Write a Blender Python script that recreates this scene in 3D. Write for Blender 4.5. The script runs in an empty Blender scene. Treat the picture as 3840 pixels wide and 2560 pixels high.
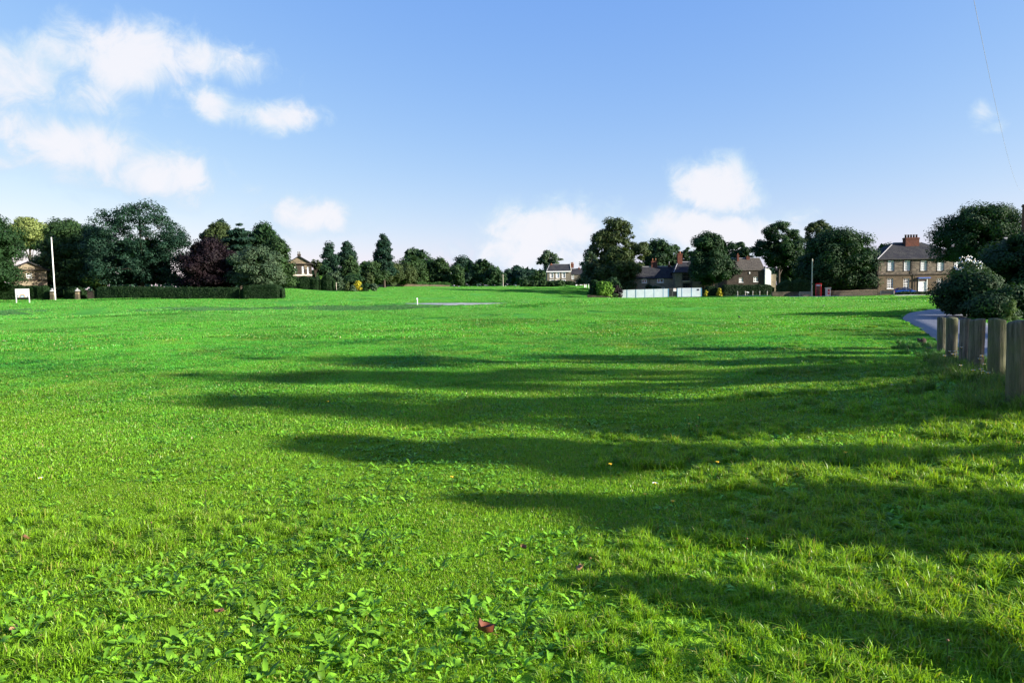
import bpy, math, random
import numpy as np
from mathutils import Vector, Matrix, Euler

R = math.radians
random.seed(7)
RNG = np.random.default_rng(11)
sc = bpy.context.scene
COL = sc.collection

# ------------------------------------------------------------------ camera
EYE, F = 1.6, 2560.0                      # eye height (m), focal length in photo pixels (24 mm on 36 mm)
PITCH, ROLL = R(4.245), R(-0.9)
CAMROT = Matrix.Rotation(R(90) - PITCH, 3, 'X') @ Matrix.Rotation(ROLL, 3, 'Z')
cd = bpy.data.cameras.new('camera')
cam = bpy.data.objects.new('camera', cd)
COL.objects.link(cam)
cd.sensor_width = 36.0
cd.lens = 24.0
cd.clip_start = 0.05
cd.clip_end = 9000.0
cam.matrix_world = Matrix.Translation((0, 0, EYE)) @ CAMROT.to_4x4()
sc.camera = cam

# ------------------------------------------------------------------ light and sky
SUN_AZ, SUN_EL = R(108.0), R(19.0)        # azimuth clockwise from +Y (the viewing direction)
SKY_STRENGTH, SUN_STRENGTH, EXPOSURE = 0.059, 4.6, 1.6
sc.view_settings.view_transform = 'Standard'
sc.view_settings.look = 'None'
sc.view_settings.exposure = EXPOSURE
sc.view_settings.gamma = 1.0
sc.view_settings.use_curve_mapping = False
sd = bpy.data.lights.new('sun', 'SUN')
sun = bpy.data.objects.new('sun', sd)
COL.objects.link(sun)
sd.energy = SUN_STRENGTH
sd.angle = R(0.53)
sd.color = (1.0, 0.93, 0.80)
TO_SUN = Vector((math.sin(SUN_AZ) * math.cos(SUN_EL), math.cos(SUN_AZ) * math.cos(SUN_EL), math.sin(SUN_EL)))
sun.rotation_euler = TO_SUN.to_track_quat('Z', 'Y').to_euler()
sun.location = TO_SUN * 60


def ray(x, y):
    return (CAMROT @ Vector(((x - 1920.0) / F, -(y - 1280.0) / F, -1.0))).normalized()


class NT:
    """short-hand for building node trees"""
    def __init__(self, tree):
        self.t = tree
        self.n, self.l = tree.nodes, tree.links

    def node(self, typ, **kw):
        nd = self.n.new(typ)
        for k, v in kw.items():
            if k.startswith('i_'):
                nd.inputs[k[2:].replace('_', ' ')].default_value = v
            else:
                setattr(nd, k, v)
        return nd

    def link(self, a, b):
        self.l.new(a, b)

    def math(self, op, a, b=None, c=None, clamp=False):
        nd = self.n.new('ShaderNodeMath')
        nd.operation = op
        nd.use_clamp = clamp
        for i, v in enumerate((a, b, c)):
            if v is None:
                continue
            if isinstance(v, (int, float)):
                nd.inputs[i].default_value = v
            else:
                self.l.new(v, nd.inputs[i])
        return nd.outputs[0]

    def mix(self, fac, a, b, blend='MIX'):
        nd = self.n.new('ShaderNodeMix')
        nd.data_type = 'RGBA'
        nd.blend_type = blend
        for s, v in ((nd.inputs[0], fac), (nd.inputs[6], a), (nd.inputs[7], b)):
            if isinstance(v, (int, float)):
                s.default_value = v
            elif isinstance(v, tuple):
                s.default_value = (*v[:3], 1.0)
            else:
                self.l.new(v, s)
        return nd.outputs[2]

    def noise(self, vec, scale, detail=4.0, rough=0.55, distort=0.0):
        nd = self.node('ShaderNodeTexNoise', i_Scale=scale, i_Detail=detail, i_Roughness=rough, i_Distortion=distort)
        if vec is not None:
            self.l.new(vec, nd.inputs['Vector'])
        return nd.outputs['Fac']

    def ramp(self, fac, stops):
        nd = self.n.new('ShaderNodeValToRGB')
        e = nd.color_ramp.elements
        while len(e) < len(stops):
            e.new(0.5)
        for el, (p, c) in zip(e, stops):
            el.position = p
            el.color = (*c, 1.0) if isinstance(c, tuple) else (c, c, c, 1.0)
        self.l.new(fac, nd.inputs[0])
        return nd.outputs[0]


# ---- world: Nishita sky with a few cumulus clouds (direction based)
world = bpy.data.worlds.new('World')
sc.world = world
world.use_nodes = True
W = NT(world.node_tree)
W.n.clear()
wout = W.node('ShaderNodeOutputWorld')
bg = W.node('ShaderNodeBackground')
bg.inputs['Strength'].default_value = SKY_STRENGTH
sky = W.node('ShaderNodeTexSky', sky_type='NISHITA')
sky.sun_disc = False
sky.sun_elevation = SUN_EL
sky.sun_rotation = SUN_AZ
sky.altitude = 150.0
sky.air_density = 1.0
sky.dust_density = 0.6
sky.ozone_density = 2.2
tc = W.node('ShaderNodeTexCoord')
wdir = tc.outputs['Generated']
sep = W.node('ShaderNodeSeparateXYZ')
W.link(wdir, sep.inputs[0])
az = W.math('ARCTAN2', sep.outputs[0], sep.outputs[1])
el = W.math('ARCSINE', sep.outputs[2])
n_big = W.noise(wdir, 6.0, 6.0, 0.58)
n_fine = W.noise(wdir, 24.0, 9.0, 0.66, 0.6)
# (photo x, y, half width, half height, strength) of each cloud heap
CLOUDS = [
    (40, 260, 170, 120, 0.95), (230, 200, 130, 90, 0.75), (480, 210, 230, 140, .9), (760, 235, 230, 80, 0.78), (610, 75, 70, 26, 0.5),
    (250, 350, 360, 100, 0.66), (800, 395, 80, 70, 0.98), (980, 430, 230, 55, 0.8), (300, 560, 190, 100, 1.05), (110, 480, 160, 90, 0.72),
    (600, 660, 170, 95, 1.05), (420, 660, 220, 80, 0.8), (940, 720, 70, 36, 0.5), (1160, 810, 220, 75, 0.8), (1050, 860, 240, 60, 0.5),
    (2060, 850, 230, 100, 1.1), (2300, 810, 110, 70, 0.75), (1990, 960, 300, 100, 0.85), (2690, 700, 135, 105, 1.3), (2790, 770, 90, 80, 0.85),
    (2560, 850, 180, 85, 1.1), (2730, 880, 260, 90, 1.05), (2960, 800, 140, 55, 0.4), (3680, 440, 45, 60, 0.52), (3720, 480, 60, 24, 0.5), (0, 620, 60, 50, 0.7),
]
acc = None
for (px, py, hw, hh, s) in CLOUDS:
    d = ray(px, py)
    a0, e0 = math.atan2(d.x, d.y), math.asin(d.z)
    u = W.math('MULTIPLY', W.math('SUBTRACT', az, a0), F / hw)
    v = W.math('MULTIPLY', W.math('SUBTRACT', el, e0), F / hh)
    r2 = W.math('ADD', W.math('MULTIPLY', u, u), W.math('MULTIPLY', v, v))
    g = W.math('MULTIPLY', W.math('EXPONENT', W.math('MULTIPLY', r2, -0.66)), s)
    acc = g if acc is None else W.math('SMOOTH_MAX', acc, g, 0.12)
dens = W.math('ADD', acc, W.math('MULTIPLY', W.math('SUBTRACT', n_big, 0.5), 0.95))
dens = W.math('ADD', dens, W.math('MULTIPLY', W.math('SUBTRACT', n_fine, 0.5), 1.3))
dens = W.math('ADD', dens, W.math('MULTIPLY', W.math('SUBTRACT', acc, 0.5), 0.35))
cl = W.node('ShaderNodeMapRange', interpolation_type='SMOOTHSTEP')
W.link(dens, cl.inputs[0])
cl.inputs[1].default_value, cl.inputs[2].default_value = 0.26, 0.92
gate = W.node('ShaderNodeMapRange', interpolation_type='SMOOTHSTEP')
W.link(acc, gate.inputs[0])
gate.inputs[1].default_value, gate.inputs[2].default_value = 0.03, 0.30
cover = W.math('MULTIPLY', W.math('MULTIPLY', cl.outputs[0], gate.outputs[0]), 0.95)
K = 1.0 / SKY_STRENGTH / 2 ** EXPOSURE
shade = W.noise(wdir, 9.0, 5.0, 0.55)
thick = W.node('ShaderNodeMapRange', interpolation_type='SMOOTHSTEP')
W.link(W.math('ADD', dens, W.math('MULTIPLY', W.math('SUBTRACT', shade, 0.5), -1.2)), thick.inputs[0])
thick.inputs[1].default_value, thick.inputs[2].default_value = 0.42, 1.2
ccol = W.mix(thick.outputs[0], (0.60 * K, 0.78 * K, 0.96 * K), (0.93 * K, 0.93 * K, 0.985 * K))
srgb = W.node('ShaderNodeSeparateColor')
W.link(sky.outputs[0], srgb.inputs[0])
crgb = W.node('ShaderNodeCombineColor')
for ch, pw, kk in ((0, .98, 1.12), (1, .67, 1.58), (2, .20, 3.95)):
    W.link(W.math('MULTIPLY', W.math('POWER', srgb.outputs[ch], pw), kk), crgb.inputs[ch])
skyc = crgb.outputs[0]
W.link(W.mix(cover, skyc, ccol), bg.inputs['Color'])
W.link(bg.outputs[0], wout.inputs[0])

# ------------------------------------------------------------------ terrain
AZN = np.radians([-180, -42, -33, -26, -20, -12, 0, 5.5, 7.5, 11, 15, 19, 25, 33, 42, 180])
DN = np.array([0, 40, 70, 85, 95, 104, 112, 120, 140, 155, 180, 230, 320, 700, 4000.0])
ZT = np.array([
    [0, 0, 0, 0, 0, 0, 0, 0, 0, 0, 0, 0, 0, 0, 0],
    [0, -.08, -.42, -.62, .12, .75, 1.35, 1.5, 1.7, 1.8, 2.0, 2.3, 2.5, 2, 0],
    [0, -.08, -.42, -.62, .12, .75, 1.35, 1.5, 1.7, 1.8, 2.0, 2.3, 2.5, 2, 0],
    [0, -.08, -.42, -.62, .12, .75, 1.35, 1.5, 1.8, 2.0, 2.3, 2.5, 2.6, 2, 0],
    [0, -.08, -.42, -.62, .15, .60, 1.15, 1.5, 2.2, 2.9, 3.1, 3.3, 3.2, 2, 0],
    [0, -.08, -.42, -.62, .08, .25, .45, .7, 1.4, 1.9, 2.6, 3.6, 3.6, 2, 0],
    [0, -.06, -.3, -.42, .03, .06, .10, .15, .45, .85, 1.7, 3.1, 3.2, 2, 0],
    [0, -.05, -.08, 0, 0, 0, 0, -.05, -.05, .3, 1.3, 3.0, 3.1, 2, 0],
    [0, -.05, -.08, -.05, -.05, -.06, -.08, -.1, -.2, -.2, .4, 2.4, 2.8, 2, 0],
    [0, -.05, -.08, -.08, -.1, -.12, -.15, -.2, -.33, -.38, -.2, 1.0, 2, 2, 0],
    [0, -.05, -.08, -.08, -.1, -.12, -.15, -.2, -.3, -.33, -.2, .5, 1.5, 2, 0],
    [0, -.05, -.05, -.05, -.08, -.1, -.12, -.15, -.1, -.1, 0, .5, 1, 1, 0],
    [0, 0, -.02, -.05, -.1, -.14, -.22, -.36, -.36, -.3, 0, .3, .5, .5, 0],
    [0, 0, -.02, -.05, -.1, -.14, -.24, -.36, -.36, -.3, 0, .3, .5, .5, 0],
    [0, 0, 0, 0, -.1, -.14, -.24, -.36, -.36, -.3, 0, .3, .5, .5, 0],
    [0, 0, 0, 0, 0, 0, 0, 0, 0, 0, 0, 0, 0, 0, 0]])


def gz(X, Y):
    X = np.asarray(X, float)
    Y = np.asarray(Y, float)
    a = np.arctan2(X, Y)
    r = np.hypot(X, Y)
    D = r * np.cos(np.clip(a, -R(42), R(42)))
    i = np.clip(np.searchsorted(AZN, a) - 1, 0, len(AZN) - 2)
    j = np.clip(np.searchsorted(DN, D) - 1, 0, len(DN) - 2)
    ta = np.clip((a - AZN[i]) / (AZN[i + 1] - AZN[i]), 0, 1)
    td = np.clip((D - DN[j]) / (DN[j + 1] - DN[j]), 0, 1)
    ta = ta * ta * (3 - 2 * ta)
    z = (ZT[i, j] * (1 - ta) * (1 - td) + ZT[i + 1, j] * ta * (1 - td) + ZT[i, j + 1] * (1 - ta) * td + ZT[i + 1, j + 1] * ta * td)
    z = z + 0.45 * np.exp(-((X - 6.6) ** 2 / (2 * 2.5 ** 2) + (Y - 6.0) ** 2 / (2 * 4.5 ** 2)))     # bank the posts stand on
    amp = np.clip((r - 5) / 25, 0, 1) * np.clip((92 - D) / 20, 0, 1)
    z = z + amp * (0.055 * np.sin(X * .21 + 1.3) * np.sin(Y * .17 + .4) + 0.045 * np.sin(X * .09 - Y * .23 + 2.0)
                   + 0.06 * np.sin(Y * .115 + X * .03))
    roll = np.clip((r - 22) / 25, 0, 1) * np.clip((96 - D) / 14, 0, 1) * np.clip((R(26) - a) / R(14), 0, 1)
    z = z + roll * (0.13 * np.sin(X * .16 + Y * .38 + 1.0) + 0.11 * np.sin(X * .27 - Y * .13) + 0.10 * np.sin(Y * .22 + .6 + .4 * np.sin(X * .1)))
    z = z + 0.012 * np.sin(X * 2.1 + Y * .7) * np.sin(Y * 1.7 - X * .5)
    return z


def gzf(x, y):
    return float(gz(x, y))


def P(x, y, D):
    """world point on the ray of photo pixel (x, y) at forward distance D"""
    d = ray(x, y)
    t = D / d.y
    return Vector((d.x * t, D, EYE + d.z * t))


def G(x, y):
    """where the ray of photo pixel (x, y) meets the ground"""
    d = ray(x, y)
    t = 1.0
    while t < 900:
        p = Vector((0, 0, EYE)) + d * t
        if p.z <= gzf(p.x, p.y):
            break
        t *= 1.004
    return p


def XP(x, D, y=1085):
    return P(x, y, D).x


def ZP(x, y, D):
    return P(x, y, D).z


# ------------------------------------------------------------------ mesh helpers
class MB:
    def __init__(self):
        self.v, self.f = [], []

    def add(self, vs, fs):
        o = len(self.v)
        self.v += [tuple(p) for p in vs]
        self.f += [tuple(i + o for i in f) for f in fs]
        return self

    def box(self, x0, x1, y0, y1, z0, z1):
        return self.add([(x0, y0, z0), (x1, y0, z0), (x1, y1, z0), (x0, y1, z0), (x0, y0, z1), (x1, y0, z1), (x1, y1, z1), (x0, y1, z1)],
                        [(0, 3, 2, 1), (4, 5, 6, 7), (0, 1, 5, 4), (1, 2, 6, 5), (2, 3, 7, 6), (3, 0, 4, 7)])

    def lathe(self, prof, n=12, cx=0, cy=0, cz=0, cap=True, tilt=None):
        vs = []
        for (r, z) in prof:
            for k in range(n):
                a = 2 * math.pi * k / n
                vs.append((cx + r * math.cos(a), cy + r * math.sin(a), cz + z))
        fs = [(i * n + k, i * n + (k + 1) % n, (i + 1) * n + (k + 1) % n, (i + 1) * n + k) for i in range(len(prof) - 1) for k in range(n)]
        if cap:
            fs.append(tuple(reversed(range(n))))
            fs.append(tuple(range((len(prof) - 1) * n, len(prof) * n)))
        return self.add(vs, fs)

    def tube(self, pts, rad, n=6):
        pts = [Vector(p) for p in pts]
        vs = []
        for i, p in enumerate(pts):
            t = (pts[min(i + 1, len(pts) - 1)] - pts[max(i - 1, 0)]).normalized()
            a = t.cross(Vector((.31, .95, .1))).normalized()
            b = t.cross(a)
            r = rad[i] if isinstance(rad, (list, tuple)) else rad
            for k in range(n):
                w = 2 * math.pi * k / n
                vs.append(p + (a * math.cos(w) + b * math.sin(w)) * r)
        fs = [(i * n + k, i * n + (k + 1) % n, (i + 1) * n + (k + 1) % n, (i + 1) * n + k) for i in range(len(pts) - 1) for k in range(n)]
        fs.append(tuple(range(n)))
        fs.append(tuple(range((len(pts) - 1) * n, len(pts) * n)))
        return self.add(vs, fs)

    def prism(self, poly, y0, y1):
        """polygon in XZ extruded along Y"""
        n = len(poly)
        vs = [(x, y0, z) for x, z in poly] + [(x, y1, z) for x, z in poly]
        fs = [tuple(range(n)), tuple(range(2 * n - 1, n - 1, -1))] + [(i, i + n, (i + 1) % n + n, (i + 1) % n) for i in range(n)]
        return self.add(vs, fs)

    def mesh(self, name, mat=None, smooth=False):
        me = bpy.data.meshes.new(name)
        me.from_pydata(self.v, [], self.f)
        if mat:
            me.materials.append(mat)
        if smooth:
            me.polygons.foreach_set('use_smooth', [True] * len(me.polygons))
        me.update()
        return me

    def build(self, name, mat=None, parent=None, smooth=False):
        return obj(name, self.mesh(name, mat, smooth), parent)


def obj(name, data, parent=None, loc=None):
    o = bpy.data.objects.new(name, data)
    COL.objects.link(o)
    if parent is not None:
        o.parent = parent
    if loc is not None:
        o.location = loc
    return o


def tag(o, label=None, cat=None, group=None, kind=None):
    if label:
        o['label'] = label
    if cat:
        o['category'] = cat
    if group:
        o['group'] = group
    if kind:
        o['kind'] = kind
    return o


def thing(name, label, cat, loc=(0, 0, 0), rz=0.0, group=None):
    o = obj(name, None, None, loc)
    o.rotation_euler = (0, 0, rz)
    o.empty_display_size = 0.3
    return tag(o, label, cat, group)


def copy_tree(o, parent=None):
    c = o.copy()
    COL.objects.link(c)
    c.parent = parent
    for ch in list(o.children):
        copy_tree(ch, c)
    return c


def np_mesh(name, co, faces_n, nper, mat, attr=None, mat2=None, smooth=False):
    """co: (N,3) verts; faces_n: (M,nper) indices; attr: per-face float"""
    me = bpy.data.meshes.new(name)
    co = np.ascontiguousarray(co, np.float32)
    fi = np.ascontiguousarray(faces_n, np.int32)
    me.vertices.add(len(co))
    me.vertices.foreach_set('co', co.ravel())
    me.loops.add(fi.size)
    me.loops.foreach_set('vertex_index', fi.ravel())
    me.polygons.add(len(fi))
    me.polygons.foreach_set('loop_start', np.arange(0, fi.size, nper, dtype=np.int32))
    me.polygons.foreach_set('loop_total', np.full(len(fi), nper, np.int32))
    if smooth:
        me.polygons.foreach_set('use_smooth', np.ones(len(fi), bool))
    if attr is not None:
        at = me.attributes.new('v', 'FLOAT', 'FACE')
        at.data.foreach_set('value', np.ascontiguousarray(attr, np.float32))
    if mat:
        me.materials.append(mat)
    me.update(calc_edges=True)
    return me


# ------------------------------------------------------------------ materials
def new_mat(name):
    m = bpy.data.materials.new(name)
    m.use_nodes = True
    t = NT(m.node_tree)
    b = t.n['Principled BSDF']
    return m, t, b


def pos(t):
    return t.node('ShaderNodeNewGeometry').outputs['Position']


def plain(name, col, rough=0.6, var=0.25, scale=3.0, metal=0.0, spec=0.4, coat=0.0):
    m, t, b = new_mat(name)
    n = t.noise(pos(t), scale, 5.0, 0.6)
    f = t.ramp(n, [(0.3, 1.0 - var), (0.7, 1.0 + var * 0.4)])
    t.link(t.mix(1.0, col, f, 'MULTIPLY'), b.inputs['Base Color'])
    b.inputs['Roughness'].default_value = rough
    b.inputs['Metallic'].default_value = metal
    b.inputs['Specular IOR Level'].default_value = spec
    b.inputs['Coat Weight'].default_value = coat
    return m


def masonry(name, c1, c2, mortar, bw=0.42, bh=0.2, stain=(0.05, 0.045, 0.04), stain_amt=0.6, mort=0.02, sz=1.0):
    c1, c2, mortar = [tuple(q * .72 for q in k) for k in (c1, c2, mortar)]
    m, t, b = new_mat(name)
    s = t.node('ShaderNodeSeparateXYZ')
    p = pos(t)
    t.link(p, s.inputs[0])
    c = t.node('ShaderNodeCombineXYZ')
    wob = t.math('MULTIPLY', t.math('SUBTRACT', t.noise(p, 1.6, 2.0), 0.5), 0.12)
    t.link(t.math('ADD', s.outputs[0], s.outputs[1]), c.inputs[0])
    t.link(t.math('ADD', t.math('MULTIPLY', s.outputs[2], sz), wob), c.inputs[1])
    br = t.node('ShaderNodeTexBrick', offset=0.45, squash=1.0)
    t.link(c.outputs[0], br.inputs['Vector'])
    br.inputs['Color1'].default_value = (*c1, 1)
    br.inputs['Color2'].default_value = (*c2, 1)
    br.inputs['Mortar'].default_value = (*mortar, 1)
    br.inputs['Scale'].default_value = 1.0
    br.inputs['Mortar Size'].default_value = mort
    br.inputs['Mortar Smooth'].default_value = 0.3
    br.inputs['Brick Width'].default_value = bw
    br.inputs['Row Height'].default_value = bh
    n1 = t.noise(p, 0.7, 6.0, 0.65)
    n2 = t.noise(p, 9.0, 4.0, 0.6)
    col = t.mix(t.ramp(n2, [(0.3, 0.0), (0.75, 0.55)]), br.outputs['Color'], tuple(x * .45 for x in c1))
    col = t.mix(t.math('MULTIPLY', t.ramp(n1, [(0.42, 0.0), (0.68, 1.0)]), stain_amt), col, stain)
    t.link(col, b.inputs['Base Color'])
    b.inputs['Roughness'].default_value = 0.9
    b.inputs['Specular IOR Level'].default_value = 0.2
    bump = t.node('ShaderNodeBump')
    bump.inputs['Strength'].default_value = 0.8
    bump.inputs['Distance'].default_value = 0.03
    t.link(t.math('ADD', t.math('MULTIPLY', br.outputs['Fac'], -1.0), n2), bump.inputs['Height'])
    t.link(bump.outputs[0], b.inputs['Normal'])
    return m


def leaf_mat(name, dark, light, trans=0.22, rough=0.7, wscale=0.35):
    m, t, b = new_mat(name)
    at = t.node('ShaderNodeAttribute', attribute_name='v')
    n = t.noise(pos(t), wscale, 3.0)
    f = t.math('ADD', t.math('MULTIPLY', at.outputs['Fac'], 0.75), t.math('MULTIPLY', t.math('SUBTRACT', n, 0.5), 0.9), clamp=True)
    col = t.mix(f, dark, light)
    t.link(col, b.inputs['Base Color'])
    b.inputs['Roughness'].default_value = rough
    b.inputs['Specular IOR Level'].default_value = 0.25
    tr = t.node('ShaderNodeBsdfTranslucent')
    t.link(t.mix(1.0, col, (1.5, 1.4, 0.5), 'MULTIPLY'), tr.inputs['Color'])
    mx = t.node('ShaderNodeMixShader')
    mx.inputs[0].default_value = trans
    t.link(b.outputs[0], mx.inputs[1])
    t.link(tr.outputs[0], mx.inputs[2])
    t.link(mx.outputs[0], t.n['Material Output'].inputs['Surface'])
    return m


M = {}
LEAF = {
    'deep': ((.011, .040, .011), (.029, .086, .020)), 'mid': ((.020, .052, .014), (.055, .120, .028)),
    'light': ((.040, .085, .016), (.105, .185, .038)), 'pale': ((.14, .19, .05), (.30, .36, .12)),
    'copper': ((.009, .004, .007), (.026, .010, .014)), 'olive': ((.030, .055, .014), (.080, .120, .030)),
    'yellow': ((.28, .26, .015), (.62, .52, .03)), 'grey': ((.035, .070, .035), (.095, .145, .075)),
    'lime': ((.06, .15, .015), (.16, .32, .03)), 'hedge': ((.008, .030, .007), (.022, .066, .013)),
    'blue': ((.009, .036, .020), (.023, .076, .040)), 'bright': ((.035, .10, .02), (.08, .22, .04)),
}
for k, (a, b_) in LEAF.items():
    kk = .78 if k in ('deep', 'mid', 'olive', 'blue', 'copper', 'hedge') else .9
    M['leaf_' + k] = leaf_mat('leaf_' + k, tuple(q * kk for q in a), tuple(q * kk for q in b_))
M['bark'] = plain('bark', (.055, .042, .032), 0.9, 0.5, 6.0)
M['stone_house'] = masonry('stone_house', (.40, .335, .26), (.105, .09, .075), (.20, .175, .145), .46, .19, (.055, .045, .038), .75)
M['stone_ashlar'] = masonry('stone_ashlar', (.24, .18, .115), (.17, .13, .085), (.15, .12, .09), .9, .3, (.08, .06, .045), .6, 0.012)
M['stone_cottage'] = masonry('stone_cottage', (.50, .42, .29), (.30, .25, .18), (.34, .29, .22), .40, .18, (.10, .085, .065), .6)
M['stone_dark'] = masonry('stone_dark', (.12, .095, .075), (.06, .05, .042), (.09, .075, .06), .42, .2, (.03, .026, .022), .7)
M['stone_far'] = masonry('stone_far', (.33, .29, .22), (.22, .19, .15), (.25, .22, .18), .5, .22, (.12, .11, .09), .5)
M['stone_gold'] = masonry('stone_gold', (.40, .32, .20), (.24, .19, .13), (.22, .18, .12), .8, .3, (.10, .09, .08), .85, 0.03)
M['stone_wall'] = masonry('stone_wall', (.26, .21, .15), (.13, .11, .08), (.09, .075, .055), .30, .13, (.05, .055, .03), .6, 0.03)
M['stone_pale_wall'] = masonry('stone_pale_wall', (.48, .38, .26), (.30, .23, .16), (.22, .17, .12), .5, .2, (.14, .11, .08), .45, 0.03)
M['brick'] = masonry('brick', (.24, .075, .045), (.15, .05, .035), (.20, .16, .13), .225, .075, (.05, .035, .03), .5, 0.012)
M['slate'] = masonry('slate', (.040, .040, .052), (.024, .025, .036), (.018, .018, .024), .34, .17, (.085, .085, .07), .35, 0.012, 1.4)
M['slate_stone'] = masonry('slate_stone', (.17, .15, .125), (.09, .08, .07), (.04, .035, .03), .5, .24, (.05, .045, .04), .5, 0.03, 1.4)
M['white_paint'] = plain('white_paint', (.80, .80, .80), 0.45, 0.08)
M['white_render'] = plain('white_render', (.82, .82, .80), 0.8, 0.12, 1.5)
M['cream_stone'] = plain('cream_stone', (.62, .57, .46), 0.8, 0.25, 2.0)
M['net_curtain'] = plain('net_curtain', (.62, .64, .68), 0.25, 0.15, 2.0, 0, 0.6)
M['dark_paint'] = plain('dark_paint', (.015, .017, .03), 0.5, 0.2)
M['blue_paint'] = plain('blue_paint', (.05, .12, .42), 0.5, 0.15)
M['iron'] = plain('iron', (.02, .02, .022), 0.55, 0.3)
M['glass'] = plain('glass', (.012, .016, .022), 0.06, 0.1, 1.0, 0, 0.8)
M['interior'] = plain('interior', (.02, .02, .02), 0.9, 0.1)
M['hoarding'] = plain('hoarding', (.48, .54, .58), 0.6, 0.16, 0.9)
M['hoarding_post'] = plain('hoarding_post', (.09, .24, .38), 0.5, 0.15)
M['concrete'] = plain('concrete', (.50, .50, .50), 0.85, 0.25, 1.2)
M['red_paint'] = plain('red_paint', (.66, .014, .025), 0.32, 0.2, 4.0, 0, 0.5)
M['orange_paint'] = plain('orange_paint', (.75, .22, .06), 0.5, 0.1)
M['yellow_paint'] = plain('yellow_paint', (.80, .62, .18), 0.5, 0.1)
M['sky_paint'] = plain('sky_paint', (.10, .34, .72), 0.5, 0.1)
M['lettering'] = plain('lettering', (.46, .52, .72), 0.6, 0.1)
M['pot'] = plain('pot', (.40, .17, .09), 0.8, 0.3, 5.0)
M['pot_dark'] = plain('pot_dark', (.07, .04, .035), 0.8, 0.3, 5.0)
M['lead'] = plain('lead', (.30, .30, .32), 0.6, 0.25, 2.0)
M['grey_wood'] = plain('grey_wood', (.20, .20, .18), 0.85, 0.4, 8.0)
M['pale_wood'] = plain('pale_wood', (.46, .42, .34), 0.85, 0.35, 5.0)
M['car_paint'] = plain('car_paint', (.006, .06, .30), 0.22, 0.08, 1.0, 0.3, 0.5, 0.8)
M['rubber'] = plain('rubber', (.015, .015, .016), 0.8, 0.2)
M['chrome'] = plain('chrome', (.55, .56, .58), 0.25, 0.1, 1.0, 1.0)
M['lamp_white'] = plain('lamp_white', (.85, .86, .88), 0.15, 0.05)
M['lamp_red'] = plain('lamp_red', (.45, .01, .015), 0.2, 0.05)
M['soil'] = plain('soil', (.050, .034, .024), 0.95, 0.5, 8.0)
M['feather'] = plain('feather', (.008, .008, .01), 0.5, 0.3, 20.0)
M['petal_white'] = plain('petal_white', (.80, .80, .78), 0.6, 0.08)
M['petal_yellow'] = plain('petal_yellow', (.80, .50, .02), 0.6, 0.12)
M['seed_brown'] = plain('seed_brown', (.16, .085, .04), 0.8, 0.3, 30.0)
M['leaf_brown'] = plain('leaf_brown', (.17, .075, .04), 0.7, 0.45, 25.0)
M['leaf_rust'] = plain('leaf_rust', (.17, .05, .022), 0.6, 0.45, 25.0)
M['leaf_tan'] = plain('leaf_tan', (.30, .18, .09), 0.7, 0.35, 25.0)

# grass: shared colour field so blades, weeds and bare sheet agree
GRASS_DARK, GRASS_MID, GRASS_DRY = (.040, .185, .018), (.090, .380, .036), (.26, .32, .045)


def grass_colour(t, p):
    a = t.noise(p, 0.16, 4.0, 0.6, 0.6)
    b = t.noise(p, 1.1, 4.0, 0.6)
    c = t.noise(p, 0.045, 3.0, 0.5)
    f = t.math('ADD', t.math('MULTIPLY', a, 0.6), t.math('MULTIPLY', b, 0.4))
    col = t.mix(t.ramp(f, [(0.40, 0.0), (0.60, 1.0)]), GRASS_DARK, GRASS_MID)
    dry = t.math('MULTIPLY', t.ramp(t.noise(p, 0.75, 5.0, 0.62), [(0.52, 0.0), (0.68, 1.0)]), t.ramp(c, [(0.40, 0.3), (0.60, 1.0)]))
    s = t.node('ShaderNodeSeparateXYZ')
    t.link(p, s.inputs[0])
    farhaze = t.node('ShaderNodeMapRange', interpolation_type='SMOOTHSTEP')      # evener far sward, with bluish distance haze painted into its colour
    t.link(s.outputs[1], farhaze.inputs[0])
    farhaze.inputs[1].default_value, farhaze.inputs[2].default_value = 24.0, 65.0
    col = t.mix(t.math('MULTIPLY', farhaze.outputs[0], 0.62), col, (.088, .335, .056))
    dry = t.math('MULTIPLY', dry, t.math('SUBTRACT', 1.0, t.math('MULTIPLY', farhaze.outputs[0], 0.75)))
    worn = t.node('ShaderNodeMapRange', interpolation_type='SMOOTHSTEP')      # brighter, yellower near lawn: foreground light painted into the grass colour
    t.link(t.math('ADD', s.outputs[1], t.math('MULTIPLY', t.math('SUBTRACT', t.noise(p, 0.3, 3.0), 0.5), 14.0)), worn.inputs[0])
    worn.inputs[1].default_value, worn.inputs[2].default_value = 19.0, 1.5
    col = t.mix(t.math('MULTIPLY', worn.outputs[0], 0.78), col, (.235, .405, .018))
    return t.mix(t.math('MULTIPLY', dry, 0.6), col, GRASS_DRY)


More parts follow.
